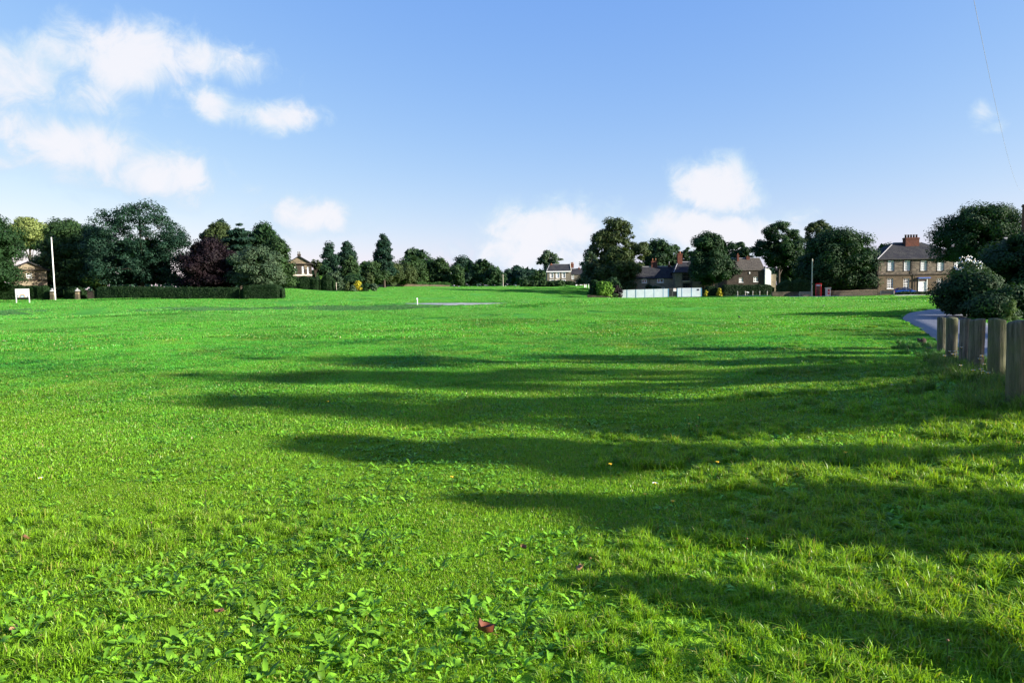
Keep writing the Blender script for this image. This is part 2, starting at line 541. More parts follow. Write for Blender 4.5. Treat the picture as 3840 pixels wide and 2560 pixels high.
def grass_mat(name, trans, tint=(1, 1, 1), gloss=0.35, ground=False, spread=0.45):
    m, t, b = new_mat(name)
    p = pos(t)
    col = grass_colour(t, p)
    if not ground:
        at = t.node('ShaderNodeAttribute', attribute_name='v')
        k = t.math('ADD', t.math('MULTIPLY', at.outputs['Fac'], 2 * spread), 1 - spread)
        col = t.mix(1.0, col, k, 'MULTIPLY')
        dry = t.math('GREATER_THAN', at.outputs['Fac'], 0.93)
        col = t.mix(t.math('MULTIPLY', dry, 0.8), col, (.34, .27, .10))
    col = t.mix(1.0, col, tint, 'MULTIPLY')
    t.link(col, b.inputs['Base Color'])
    b.inputs['Roughness'].default_value = gloss
    b.inputs['Specular IOR Level'].default_value = 0.3
    if ground:
        b.inputs['Roughness'].default_value = 0.95
        b.inputs['Specular IOR Level'].default_value = 0.05
        bump = t.node('ShaderNodeBump')
        bump.inputs['Strength'].default_value = 0.9
        bump.inputs['Distance'].default_value = 0.12
        t.link(t.math('ADD', t.noise(p, 2.2, 6.0, 0.7), t.math('MULTIPLY', t.noise(p, 0.5, 3.0), 1.2)), bump.inputs['Height'])
        t.link(bump.outputs[0], b.inputs['Normal'])
        return m
    tr = t.node('ShaderNodeBsdfTranslucent')
    t.link(t.mix(1.0, col, (1.35, 1.15, 0.5), 'MULTIPLY'), tr.inputs['Color'])
    mx = t.node('ShaderNodeMixShader')
    mx.inputs[0].default_value = trans
    t.link(b.outputs[0], mx.inputs[1])
    t.link(tr.outputs[0], mx.inputs[2])
    t.link(mx.outputs[0], t.n['Material Output'].inputs['Surface'])
    return m


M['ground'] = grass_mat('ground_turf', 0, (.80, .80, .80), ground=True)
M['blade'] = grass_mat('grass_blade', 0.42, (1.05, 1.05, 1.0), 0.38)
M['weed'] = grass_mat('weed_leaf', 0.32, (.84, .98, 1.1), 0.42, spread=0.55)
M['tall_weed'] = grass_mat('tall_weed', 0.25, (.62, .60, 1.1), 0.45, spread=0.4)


def asphalt():
    m, t, b = new_mat('asphalt')
    p = pos(t)
    n = t.noise(p, 60.0, 4.0, 0.7)
    n2 = t.noise(p, 0.7, 4.0, 0.6)
    col = t.mix(n2, (.062, .070, .098), (.105, .115, .150))
    col = t.mix(t.math('MULTIPLY', n, 0.5), col, (.15, .15, .16))
    t.link(col, b.inputs['Base Color'])
    b.inputs['Roughness'].default_value = 0.62
    bump = t.node('ShaderNodeBump')
    bump.inputs['Distance'].default_value = 0.006
    t.link(n, bump.inputs['Height'])
    t.link(bump.outputs[0], b.inputs['Normal'])
    return m


M['asphalt'] = asphalt()
M['path'] = plain('path', (.30, .30, .31), 0.8, 0.3, 0.8)


def post_wood():
    m, t, b = new_mat('post_wood')
    tcn = t.node('ShaderNodeTexCoord')
    mp = t.node('ShaderNodeMapping')
    mp.inputs['Scale'].default_value = (14, 14, 1.1)
    t.link(tcn.outputs['Object'], mp.inputs[0])
    g = t.noise(mp.outputs[0], 2.2, 6.0, 0.65)
    oi = t.node('ShaderNodeObjectInfo')
    col = t.mix(t.ramp(g, [(0.38, 0.0), (0.62, 1.0)]), (.030, .026, .019), (.18, .155, .11))
    p = pos(t)
    alg = t.math('ADD', t.ramp(t.noise(p, 1.9, 4.0, 0.6), [(0.40, 0.0), (0.62, 1.0)]), t.math('MULTIPLY', t.math('SUBTRACT', oi.outputs['Random'], 0.5), 0.8), clamp=True)
    col = t.mix(t.math('MULTIPLY', alg, 0.75), col, (.085, .100, .025))
    t.link(col, b.inputs['Base Color'])
    b.inputs['Roughness'].default_value = 0.85
    bump = t.node('ShaderNodeBump')
    bump.inputs['Distance'].default_value = 0.03
    t.link(g, bump.inputs['Height'])
    t.link(bump.outputs[0], b.inputs['Normal'])
    return m


M['post_wood'] = post_wood()

# ------------------------------------------------------------------ ground sheet, road, paths
azs = np.radians(np.concatenate([np.arange(-180, -46, 3.0), np.arange(-46, 46, 0.3), np.arange(46, 180, 3.0)]))
rs = np.concatenate([[0.0], 0.5 * 1.032 ** np.arange(0, 285)])
rs = np.concatenate([rs[rs < 3900], [4200.0]])
AA, RR = np.meshgrid(azs, rs)
gx, gy = RR * np.sin(AA), RR * np.cos(AA)
gzv = gz(gx, gy)
na, nr = len(azs), len(rs)
ii = np.arange(nr - 1)[:, None] * na + np.arange(na)[None, :]
jj = np.arange(nr - 1)[:, None] * na + (np.arange(na)[None, :] + 1) % na
gf = np.stack([ii, ii + na, jj + na, jj], -1).reshape(-1, 4)
gme = np_mesh('ground', np.stack([gx, gy, gzv], -1).reshape(-1, 3), gf[:, ::-1], 4, M['ground'], smooth=True)
tag(obj('ground', gme), kind='structure')


def strip(name, pts, widths, mat, lift=0.02, thick=0.0):
    """ribbon on the ground along pts (xy), following the terrain"""
    pts = np.array(pts, float)
    seg = np.r_[0, np.cumsum(np.hypot(*np.diff(pts, axis=0).T))]
    n = max(12, int(seg[-1] / 0.8))
    s = np.linspace(0, seg[-1], n)
    q = np.stack([np.interp(s, seg, pts[:, 0]), np.interp(s, seg, pts[:, 1])], -1)
    for _ in range(6 if len(pts) > 2 else 0):
        q[1:-1] = (q[:-2] + 2 * q[1:-1] + q[2:]) / 4
    w = np.interp(s, seg, widths)
    t = np.gradient(q, axis=0)
    t /= np.linalg.norm(t, axis=1)[:, None]
    nrm = np.stack([t[:, 1], -t[:, 0]], -1)
    cols = np.array([-.5, -.25, 0, .25, .5])
    X = q[:, None, :] + nrm[:, None, :] * (cols[None, :, None] * w[:, None, None])
    Z = gz(X[..., 0], X[..., 1]) + lift
    co = np.concatenate([X, Z[..., None]], -1)
    lo = co[:, [0, 4]].copy()
    lo[..., 2] -= lift + 0.15
    co = np.concatenate([lo[:, :1], co, lo[:, 1:]], 1)
    k = co.shape[1]
    i = np.arange(n - 1)[:, None] * k + np.arange(k - 1)[None, :]
    f = np.stack([i, i + 1, i + 1 + k, i + k], -1).reshape(-1, 4)
    o = obj(name, np_mesh(name, co.reshape(-1, 3), f[:, ::-1], 4, mat))
    tag(o, kind='structure')
    return q, w


ROADS = []
drive = [(-1.5, -12), (2.6, -4), (6.6, 5.0), (9.2, 11), (13.1, 18.4), (16.2, 24.5), (19.6, 31.6), (24.0, 38.5), (30.5, 44.5), (40, 49.0), (60, 54)]
ROADS.append(strip('drive_road', drive, [2.7] * len(drive), M['asphalt'], 0.025))
pth = [G(*p) for p in ((1520, 1138.5), (1590, 1139), (1700, 1140.5), (1830, 1139), (1930, 1137))]
ROADS.append(strip('green_path', [(p.x, p.y) for p in pth], [.4, 2.2, 4.6, 2.6, .4], M['path'], 0.03))
ROADS.append(strip('village_road', [(XP(2560, 141), 141), (XP(2760, 138), 138), (XP(2950, 123), 123), (XP(3120, 116.4), 116.4), (XP(3600, 116.4), 116.4), (130, 118)], [4.2] * 6, M['asphalt'], 0.03))
ROADS.append(strip('kerb', [(XP(2940, 113.4), 113.4), (XP(3200, 112.6), 112.6), (XP(3620, 112.6), 112.6)], [.8, .9, .9], M['concrete'], 0.13))


def road_dist(X, Y):
    d = np.full(np.shape(X), 1e9)
    for q, w in ROADS:
        for k in range(0, len(q)):
            d = np.minimum(d, np.hypot(X - q[k, 0], Y - q[k, 1]) - w[k] / 2)
    return d


# ------------------------------------------------------------------ foliage builders
def leaf_quads(c, n, length, width, rng):
    """diamond leaves at c with normals n"""
    N = len(c)
    r = rng.normal(size=(N, 3))
    t = np.cross(n, r)
    t /= np.linalg.norm(t, axis=1)[:, None] + 1e-9
    b = np.cross(n, t)
    L = (length * rng.uniform(.7, 1.3, N))[:, None] * .5
    Wd = (width * rng.uniform(.7, 1.3, N))[:, None] * .5
    co = np.stack([c - t * L, c + b * Wd - t * L * .15, c + t * L, c - b * Wd - t * L * .15], 1).reshape(-1, 3)
    return co, np.arange(4 * N).reshape(-1, 4)


PROFILES = {
    'round': [(0, .45), (.12, .78), (.3, .96), (.5, 1.0), (.7, .86), (.85, .62), (.95, .34), (1, .1)],
    'dome': [(0, .90), (.15, 1.0), (.35, 1.0), (.6, .88), (.8, .66), (.93, .38), (1, .1)],
    'column': [(0, .88), (.2, 1.0), (.45, .92), (.66, .72), (.82, .48), (.94, .22), (1, .04)],
    'cone': [(0, .9), (.15, 1.0), (.4, .78), (.7, .45), (.9, .2), (1, .03)],
    'spread': [(0, .35), (.2, .75), (.45, 1.0), (.65, .98), (.82, .72), (.94, .42), (1, .12)],
    'bush': [(0, .95), (.3, 1.0), (.6, .92), (.82, .66), (1, .2)],
    'sky': [(0, .5), (.3, .9), (.55, 1.0), (.75, .8), (.9, .55), (1, .2)],
}


def crown_mesh(name, rx, ry, h, kind, rng, nclump, nleaf, llen, lwid, mat, gap=0.0, layered=False, droop=0.0, lump=.2):
    pr = np.array(PROFILES[kind])
    # clump centres, biased to the shell, lobed outline
    u = rng.uniform(0, 1, nclump * 4)
    wgt = np.interp(u, pr[:, 0], pr[:, 1])
    u = u[rng.uniform(0, 1, len(u)) < wgt + .08][:nclump]
    n = len(u)
    a = rng.uniform(0, 2 * np.pi, n)
    ph = rng.uniform(0, 6.28, 4)
    lobes = 1 + lump * (np.sin(3 * a + ph[0] + 4 * u) * .45 + np.sin(5 * a + ph[1] - 7 * u) * .35 + np.sin(2 * a + 9 * u + ph[2]) * .45)
    rad = np.interp(u, pr[:, 0], pr[:, 1]) * np.clip(lobes, .72, 1.12)
    shell = rng.uniform(0, 1, n) ** .30
    cr = np.clip(rng.normal(1.0, .28, n), .5, 1.7)
    base_r = .36 * (rx * ry * h) ** (1 / 3) / (n / 26) ** (1 / 3)
    cr = cr * base_r * (.74 if gap > .15 else 1)
    shr = 1 - base_r / max(rx, .1) * .38
    cx, cy = rad * shell * rx * shr * np.cos(a), rad * shell * ry * shr * np.sin(a)
    if layered:
        u = np.round(u * 7) / 7 + rng.normal(0, .012, n)
    cz = u * (h - base_r) + base_r * .4
    cv = np.clip(rng.normal(.42, .22, n), 0, 1)
    if gap > 0:
        keep = rng.uniform(0, 1, n) > gap * (.35 + .65 * u)
        cx, cy, cz, cr, cv, u = cx[keep], cy[keep], cz[keep], cr[keep], cv[keep], u[keep]
        n = len(cx)
    p = cr ** 2
    idx = rng.choice(n, nleaf, p=p / p.sum())
    d = rng.normal(size=(nleaf, 3))
    d /= np.linalg.norm(d, axis=1)[:, None]
    rr = rng.uniform(0, 1, nleaf) ** .45
    off = d * (cr[idx] * rr)[:, None]
    off[:, 2] *= .35 if layered else .68
    if droop:
        off[:, 2] -= droop * np.abs(rng.normal(0, 1, nleaf)) * cr[idx]
    c = np.stack([cx[idx], cy[idx], cz[idx]], -1) + off
    c[:, 2] = np.maximum(c[:, 2], .02)
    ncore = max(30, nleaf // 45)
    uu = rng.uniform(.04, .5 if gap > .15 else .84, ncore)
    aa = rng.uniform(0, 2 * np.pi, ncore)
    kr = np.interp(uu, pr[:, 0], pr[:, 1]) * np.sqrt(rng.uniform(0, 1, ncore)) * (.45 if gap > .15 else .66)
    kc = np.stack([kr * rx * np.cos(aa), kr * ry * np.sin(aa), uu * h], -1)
    nr_ = d * .85 + rng.normal(size=(nleaf, 3)) * .28 + np.array([0, 0, .45])
    nr_ /= np.linalg.norm(nr_, axis=1)[:, None]
    co, f = leaf_quads(c, nr_, llen, lwid, rng)
    v = np.clip(cv[idx] + rng.normal(0, .16, nleaf), 0, 1)
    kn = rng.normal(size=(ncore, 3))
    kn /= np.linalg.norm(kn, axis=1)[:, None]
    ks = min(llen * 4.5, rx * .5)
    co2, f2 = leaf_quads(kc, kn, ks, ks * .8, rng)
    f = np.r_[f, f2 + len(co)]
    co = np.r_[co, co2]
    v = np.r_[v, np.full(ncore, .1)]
    ctr = np.stack([cx, cy, cz], -1)
    return np_mesh(name, co, f, 4, mat, v), ctr


TRUNK_N = 0


def trunk_mesh(h0, htop, r0, ctr, rng, nlimb=12):
    """tapered trunk with limbs reaching into the crown; crown centres ctr are relative to z=h0"""
    mb = MB()
    bx, by = rng.normal(0, .25, 2) * r0 * 3
    lvl = [0, .03, .12, .3, .5, .7, .88, 1.0]
    rad = [1.5, 1.15, .95, .82, .66, .45, .25, .08]
    path = [Vector((bx * s * s, by * s, s * htop)) for s in lvl]
    mb.tube([p - Vector((0, 0, .25)) if i == 0 else p for i, p in enumerate(path)], [r0 * r for r in rad], 9)
    if len(ctr):
        for k in rng.choice(len(ctr), min(nlimb, len(ctr)), replace=False):
            e = Vector(ctr[k]) + Vector((0, 0, h0))
            s = min(.92, max(.22, (e.z / htop) * rng.uniform(.45, .8)))
            b = Vector((bx * s * s, by * s, s * htop))
            m1 = b.lerp(e, .35) + Vector((0, 0, (e - b).length * .10))
            m2 = b.lerp(e, .7) + Vector((rng.normal(0, .15), rng.normal(0, .15), (e - b).length * .08))
            rr = r0 * (1 - .75 * s) * .55
            mb.tube([b, m1, m2, e], [rr, rr * .7, rr * .45, rr * .15], 5)
    return mb


def tree(name, label, x0, x1, ytop, D, kind='round', pal='deep', ycrown=None, dens=1.0, gap=.0, depth=.9, cat='tree', group=None, layered=False,
         droop=0.0, leaf=None, lump=.2, seed=None, limbs=12, base=None):
    """a tree whose crown spans photo columns x0..x1 and rises to row ytop, standing on the ground at forward distance D"""
    rng = np.random.default_rng(seed if seed is not None else int(x0 * 7 + x1 * 13 + ytop * 3 + D) % 99991)
    X = XP((x0 + x1) / 2, D, (ytop + 1085) / 2)
    z0 = gzf(X, D) if base is None else base
    top = ZP((x0 + x1) / 2, ytop, D)
    rx = (x1 - x0) * D / F / 2 * (1.13 if D > 50 else 1.0)
    H = top - z0
    cb = .12 * H if ycrown is None else max(.03 * H, ZP((x0 + x1) / 2, ycrown, D) - z0)
    hc = H - cb
    ry = rx * depth
    e = thing(name, label, cat, (X, D, z0), 0, group)
    lsz = leaf or max(.10, .0029 * D)
    area = 4 * (rx * hc + ry * hc + rx * ry) * .85
    nl = int(min(34000, 2.3 * dens * area / (lsz * lsz * .30)))
    ncl = int(np.clip(16 + area * .55 / max(1.0, (lsz * 3.4) ** 2) * .55, 18, 240))
    ncl = int(min(380, ncl * (3.2 if kind in ('column', 'cone') else 1.7 if gap > .15 else 1.15)))
    me, ctr = crown_mesh('crown', rx, ry, hc, kind, rng, ncl, nl, lsz, lsz * .62, M['leaf_' + pal], gap, layered, droop, lump)
    c = obj('crown', me, e, (0, 0, cb))
    trunk_mesh(cb, H * .93, max(.05, .021 * H), ctr, rng, limbs).build('trunk', M['bark'], e, True)
    return e


def hedge(name, label, x0, x1, ytop, D, depth=1.2, pal='hedge', D1=None, ytop1=None, wob=.05, cat='hedge', group=None, dens=1.0, leaf=None, rounded=.25):
    """clipped hedge between photo columns x0 and x1"""
    rng = np.random.default_rng(int(x0 * 3 + x1 + D))
    D1 = D1 or D
    ytop1 = ytop1 or ytop
    a = Vector((XP(x0, D), D, 0))
    b = Vector((XP(x1, D1), D1, 0))
    L = (b - a).length
    ang = math.atan2(b.y - a.y, b.x - a.x)
    ztop0, ztop1 = ZP(x0, ytop, D), ZP(x1, ytop1, D1)
    zb = gzf((a.x + b.x) / 2, (a.y + b.y) / 2)
    e_ = thing(name, label, cat, ((a.x + b.x) / 2, (a.y + b.y) / 2, zb), ang, group)
    ns = max(4, int(L / .7))
    us = np.linspace(-L / 2, L / 2, ns + 1)
    prof = np.array([(-.5, 0), (-.5, .45), (-.47, .85), (-.36, .97), (0, 1), (.36, .97), (.47, .85), (.5, .45), (.5, 0)])
    prof[:, 0] *= depth
    wx, wy = a.x + (b.x - a.x) * (us / L + .5), a.y + (b.y - a.y) * (us / L + .5)
    g0 = gz(wx, wy) - zb - .1
    tp = np.interp(us, [-L / 2, L / 2], [ztop0 - zb, ztop1 - zb]) + rng.normal(0, wob, ns + 1)
    endr = np.clip(np.minimum(us + L / 2, L / 2 - us) / max(rounded, .01), 0, 1)
    endr = np.sqrt(1 - (1 - endr) ** 2)
    hh = (tp - g0) * (.72 + .28 * endr)
    co = np.zeros((ns + 1, 9, 3))
    co[..., 0] = us[:, None]
    co[..., 1] = prof[None, :, 0] * (.55 + .45 * endr)[:, None] * (1 + rng.normal(0, wob * .8, (ns + 1, 9)))
    co[..., 2] = g0[:, None] + prof[None, :, 1] * hh[:, None]
    core = co.reshape(-1, 3)
    k = np.arange(ns)[:, None] * 9 + np.arange(8)[None, :]
    f = np.stack([k, k + 1, k + 10, k + 9], -1).reshape(-1, 4)
    # leaves over the surface
    ls = leaf or max(.07, .0017 * D)
    q = co
    qa = q[:-1, :-1]; qb = q[1:, :-1]; qc = q[1:, 1:]; qd = q[:-1, 1:]
    nrm = np.cross(qb - qa, qd - qa).reshape(-1, 3)
    ar = np.linalg.norm(nrm, axis=1)
    tot = ar.sum() + 2 * depth * hh.mean()
    N = int(min(16000, dens * 2.6 * tot / (ls * ls * .3)))
    ci = rng.choice(len(ar), N, p=ar / ar.sum())
    s, t = rng.uniform(0, 1, (2, N, 1))
    A, B, C_, D_ = [w.reshape(-1, 3)[ci] for w in (qa, qb, qc, qd)]
    c = (A * (1 - s) + B * s) * (1 - t) + (D_ * (1 - s) + C_ * s) * t
    nn = -nrm[ci] / (ar[ci][:, None] + 1e-9)
    nE = max(20, int(N * 2 * depth * hh.mean() / tot))     # end caps
    side = rng.choice([-1, 1], nE)
    ce = np.stack([side * L / 2, rng.uniform(-.42, .42, nE) * depth, rng.uniform(0, 1, nE) * np.where(side < 0, hh[0], hh[-1]) + np.where(side < 0, g0[0], g0[-1])], -1)
    ne = np.stack([side, np.zeros(nE), np.zeros(nE)], -1).astype(float)
    c = np.r_[c, ce]
    nn = np.r_[nn, ne]
    c = c + nn * rng.uniform(-.02, .07, (len(c), 1))
    nn = nn + rng.normal(size=nn.shape) * .55
    nn /= np.linalg.norm(nn, axis=1)[:, None]
    lc, lf = leaf_quads(c, nn, ls, ls * .6, rng)
    obj('foliage', np_mesh('foliage', lc, lf, 4, M['leaf_' + pal], np.clip(rng.normal(.45, .25, len(lf)), 0, 1)), e_)
    caps = MB()
    obj('stems', np_mesh('stems', core * [1, .9, .95], f, 4, M['leaf_' + pal], np.zeros(len(f))), e_)
    return e_


def shrub(name, label, x0, x1, ytop, D, pal='mid', kind='bush', cat='shrub', **kw):
    kw.setdefault('ycrown', 1400)
    kw.setdefault('limbs', 8)
    return tree(name, label, x0, x1, ytop, D, kind, pal, cat=cat, **kw)

# ------------------------------------------------------------------ buildings
def facade(mb, u0, u1, z0, z1, y, t, ops):
    us = sorted({u0, u1, *[o[0] for o in ops], *[o[1] for o in ops]})
    zs = sorted({z0, z1, *[o[2] for o in ops], *[o[3] for o in ops]})
    for a, b in zip(us, us[1:]):
        for c, d in zip(zs, zs[1:]):
            mu, mz = (a + b) / 2, (c + d) / 2
            if any(o[0] < mu < o[1] and o[2] < mz < o[3] for o in ops):
                continue
            mb.add([(a, y, c), (b, y, c), (b, y, d), (a, y, d)], [(0, 1, 2, 3)])
    for (a, b, c, d) in ops:
        mb.add([(a, y, c), (b, y, c), (b, y, d), (a, y, d), (a, y + t, c), (b, y + t, c), (b, y + t, d), (a, y + t, d)],
               [(0, 4, 5, 1), (1, 5, 6, 2), (2, 6, 7, 3), (3, 7, 4, 0)])


def window(parent, u0, u1, z0, z1, y, cols, rows, pane='glass', frame='white_paint', fw=.09, bar=.05, recess=.12, sill='cream_stone', surround=None, sw=.12, lintel=None):
    yf = y + recess
    mb = MB()
    mb.box(u0, u0 + fw, yf - .03, yf + .05, z0, z1).box(u1 - fw, u1, yf - .03, yf + .05, z0, z1)
    mb.box(u0 + fw, u1 - fw, yf - .03, yf + .05, z0, z0 + fw).box(u0 + fw, u1 - fw, yf - .03, yf + .05, z1 - fw, z1)
    for i in range(1, cols):
        u = u0 + fw + (u1 - u0 - 2 * fw) * i / cols
        mb.box(u - bar / 2, u + bar / 2, yf - .015, yf + .03, z0 + fw, z1 - fw)
    for j in range(1, rows):
        z = z0 + fw + (z1 - z0 - 2 * fw) * j / rows
        b = bar * (1.6 if (rows % 2 == 0 and j == rows // 2) else 1)
        mb.box(u0 + fw, u1 - fw, yf - .017, yf + .028, z - b / 2, z + b / 2)
    w = mb.build('window', M[frame], parent)
    MB().add([(u0, yf + .02, z0), (u1, yf + .02, z0), (u1, yf + .02, z1), (u0, yf + .02, z1)], [(0, 1, 2, 3)]).build('pane', M[pane], w)
    if sill:
        MB().box(u0 - .1, u1 + .1, y - .08, y + recess - .04, z0 - .12, z0 - .003).build('sill', M[sill], w)
    if lintel:
        MB().box(u0 - .15, u1 + .15, y - .025, y + .05, z1 + .003, z1 + .26).build('lintel', M[lintel], w)
    if surround:
        s = MB()
        s.box(u0 - sw, u0 - .003, y - .03, y + .06, z0 - sw, z1 + sw).box(u1 + .003, u1 + sw, y - .03, y + .06, z0 - sw, z1 + sw)
        s.box(u0 - .003, u1 + .003, y - .028, y + .06, z1 + .003, z1 + sw)
        s.build('surround', M[surround], w)
    return w


def hip_roof(parent, u0, u1, y0, y1, ze, zr, hl, hr, mat='slate', over=.22, name='roof'):
    u0 -= over; u1 += over; y0 -= over; y1 += over
    ym = (y0 + y1) / 2
    a, b = u0 + hl, u1 - hr
    vs = [(u0, y0, ze), (u1, y0, ze), (u1, y1, ze), (u0, y1, ze), (a, ym, zr), (b, ym, zr)]
    lo = [(x, y, z - .12) for x, y, z in vs[:4]]
    fs = [(0, 1, 5, 4), (2, 3, 4, 5), (3, 0, 4), (1, 2, 5), (9, 8, 7, 6), (0, 6, 7, 1), (1, 7, 8, 2), (2, 8, 9, 3), (3, 9, 6, 0)]
    r = MB().add(vs + lo, fs).build(name, M[mat], parent)
    rd = MB().tube([(a, ym, zr + .02), (b, ym, zr + .02)], .09, 6)
    if hl > .6:
        rd.tube([(u0, y0, ze + .02), (a, ym, zr + .02)], .08, 6)
    if hr > .6:
        rd.tube([(u1, y0, ze + .02), (b, ym, zr + .02)], .08, 6)
    rd.build('ridge', M['lead'], r)
    return r


def chimney(parent, u0, u1, y0, y1, z0, z1, npots, mat='brick', pot='pot', ph=.5, pr=.12):
    mb = MB().box(u0, u1, y0, y1, z0, z1 - .3)
    mb.box(u0 - .06, u1 + .06, y0 - .06, y1 + .06, z1 - .3, z1 - .12).box(u0 - .02, u1 + .02, y0 - .02, y1 + .02, z1 - .12, z1)
    c = mb.build('chimney', M[mat], parent)
    for k in range(npots):
        u = u0 + (u1 - u0) * (k + .5) / npots
        MB().lathe([(pr, 0), (pr * .9, ph * .8), (pr * 1.15, ph * .84), (pr * 1.1, ph)], 10, u, (y0 + y1) / 2, z1).build('chimney_pot', M[pot], c, True)
    return c


def shell(mb, W2, depth, zt):
    """side and back walls of a house (front is the facade), half width W2"""
    mb.add([(-W2, 0, -.4), (-W2, depth, -.4), (-W2, depth, zt), (-W2, 0, zt)], [(3, 2, 1, 0)])
    mb.add([(W2, 0, -.4), (W2, depth, -.4), (W2, depth, zt), (W2, 0, zt)], [(0, 1, 2, 3)])
    mb.add([(-W2, depth, -.4), (W2, depth, -.4), (W2, depth, zt), (-W2, depth, zt)], [(3, 2, 1, 0)])


def gables(mb, W2, depth, ze, zr):
    for s in (-1, 1):
        mb.add([(s * W2, 0, ze), (s * W2, depth, ze), (s * W2, depth / 2, zr)], [(0, 1, 2)])


class Px:
    """photo pixel -> local metres on a facade plane at distance D"""
    def __init__(self, x0, x1, D, ybase=1090):
        self.D, self.Xc = D, XP((x0 + x1) / 2, D, ybase)
        self.z0 = gzf(self.Xc, D)
        self.W2 = (x1 - x0) * D / F / 2
        self.xm = (x0 + x1) / 2

    def u(self, x):
        return (x - self.xm) * self.D / F

    def ub(self, x, dy):
        """local u of photo column x on a plane dy behind the facade"""
        return XP(x, self.D + dy, 1000) - self.Xc

    def z(self, y, x=None):
        return ZP(self.xm if x is None else x, y, self.D) - self.z0

    def rect(self, x0, x1, y0, y1):
        xm = (x0 + x1) / 2
        return (self.u(x0), self.u(x1), self.z(y1, xm), self.z(y0, xm))


# --- big stone house by the road
p = Px(3290, 3640, 120)
h = thing('stone_house', 'two-storey dark stone house with hipped slate roof, white sash windows and white door', 'house', (p.Xc, p.D, p.z0))
up = [p.rect(a, a + 23, 977, 1015) for a in (3327, 3388, 3450, 3513, 3576)]
lo = [p.rect(a, a + 22, 1044, 1081.5) for a in (3326, 3387, 3512, 3575)]
dr = (p.u(3442), p.u(3476), .12, p.z(1044, 3459))
zt = p.z(972, 3300)
zmid = p.z(1031, 3400)
mb = MB()
facade(mb, -p.W2, p.W2, zmid, zt, 0, .25, up)
shell(mb, p.W2, 11, zt)
mb.build('wall', M['stone_house'], h)
mb = MB()
facade(mb, -p.W2, p.W2, -.4, zmid, -.02, .25, lo + [dr])
mb.build('lower_wall', M['stone_ashlar'], h)
MB().box(-p.W2 - .02, p.W2 + .02, -.14, .0, zmid - .05, zmid + .16).build('string_course', M['stone_dark'], h)
for (a, b, c, d) in up:
    window(h, a, b, c, d, 0, 3, 4, 'net_curtain', surround='dark_paint', sill='stone_dark', sw=.13)  # dark surrounds put the shade of the window reveals into the colour
for (a, b, c, d) in lo:
    window(h, a, b, c, d, -.02, 3, 4, 'glass', bar=.075, fw=.1, sill='white_paint', lintel='stone_ashlar')
a, b, c, d = dr
dm = MB().box(a + .12, b - .12, .06, .12, c, d - .62)
for k in range(2):
    for j in range(3):
        u = a + .25 + k * (b - a - .5) / 2
        dm.box(u + .04, u + (b - a - .5) / 2 - .04, .045, .06, c + .18 + j * .62, c + .18 + j * .62 + .5)
door = dm.build('door', M['white_paint'], h)
MB().box(a, a + .12, -.1, .14, c, d).box(b - .12, b, -.1, .14, c, d).box(a + .12, b - .12, -.1, .14, d - .14, d).box(a + .12, b - .12, .0, .12, d - .62, d - .5).build('door_frame', M['white_paint'], door)
MB().box(a + .12, b - .12, .08, .1, d - .5, d - .14).build('fanlight', M['glass'], door)
MB().lathe([(.02, 0), (.05, .02), (.05, .07), (.02, .09)], 8, (a + b) / 2, .02, c + 1.2).build('knocker', M['iron'], door)
MB().box(a - .25, b + .3, -.55, -.03, d + .02, d + .2).box(a - .15, b + .2, -.4, -.03, d - .06, d + .018).build('door_hood', M['blue_paint'], door)
MB().box(a - .2, b + .2, -.5, -.02, -.3, c).build('doorstep', M['cream_stone'], h)
MB().tube([(p.u(3416), -.1, zt - .1), (p.u(3416), -.1, zmid + .3), (p.u(3427), -.14, zmid - .25), (p.u(3427), -.14, 0)], .06, 6).build('drainpipe', M['iron'], h)
MB().tube([(-p.W2 + .05, -.1, zt - .1), (-p.W2 + .05, -.16, .1)], .055, 6).build('drainpipe', M['iron'], h)
MB().box(-p.W2 - .3, p.W2 + .3, -.36, -.25, zt - .1, zt + .02).build('gutter', M['iron'], h)
hip_roof(h, -p.W2, p.W2, 0, 11, zt, zt + 3.1, 5.9, 5.9)
zc = ZP(3420, 893, 126) - p.z0
chimney(h, p.ub(3394, 4.2), p.ub(3445, 4.2), 4.2, 5.2, zt + 1.0, zc, 5, pot='pot_dark', ph=.55, pr=.17)

# --- lean-to outbuilding beside it
p = Px(3250, 3289, 121)
h = thing('stone_outbuilding', 'small stone lean-to with a narrow blue door against the big stone house', 'outbuilding', (p.Xc, p.D + .4, p.z0))
mb = MB()
zl, zh = p.z(1062, 3255), p.z(1044, 3289)
ops = [(p.u(3281), p.u(3288.2), .0, p.z(1060, 3285))]
W2 = p.W2 - .02
facade(mb, -W2, W2, -.4, zl, 0, .2, [(ops[0][0], ops[0][1], 0.0, min(ops[0][3], zl - .1))])
mb.add([(-W2, 0, zl), (W2, 0, zl), (W2, 0, zh)], [(0, 1, 2)])
mb.add([(-W2, 0, -.4), (-W2, 3, -.4), (-W2, 3, zl), (-W2, 0, zl)], [(3, 2, 1, 0)])
mb.build('wall', M['stone_cottage'], h)
MB().add([(-W2 - .1, -.1, zl - .05), (W2, -.1, zh + .05), (W2, 3, zh + .05), (-W2 - .1, 3, zl - .05), (-W2 - .1, -.1, zl + .05), (W2, -.1, zh + .15), (W2, 3, zh + .15), (-W2 - .1, 3, zl + .05)],
         [(3, 2, 1, 0), (4, 5, 6, 7), (0, 1, 5, 4), (1, 2, 6, 5), (2, 3, 7, 6), (3, 0, 4, 7)]).build('roof', M['slate_stone'], h)
o_ = ops[0]
dd = MB().box(o_[0] + .06, o_[1] - .02, .08, .13, 0, min(o_[3], zl - .1) - .05).build('door', M['blue_paint'], h)
MB().box(o_[0], o_[0] + .06, .02, .14, 0, min(o_[3], zl - .1)).build('door_frame', M['white_paint'], dd)

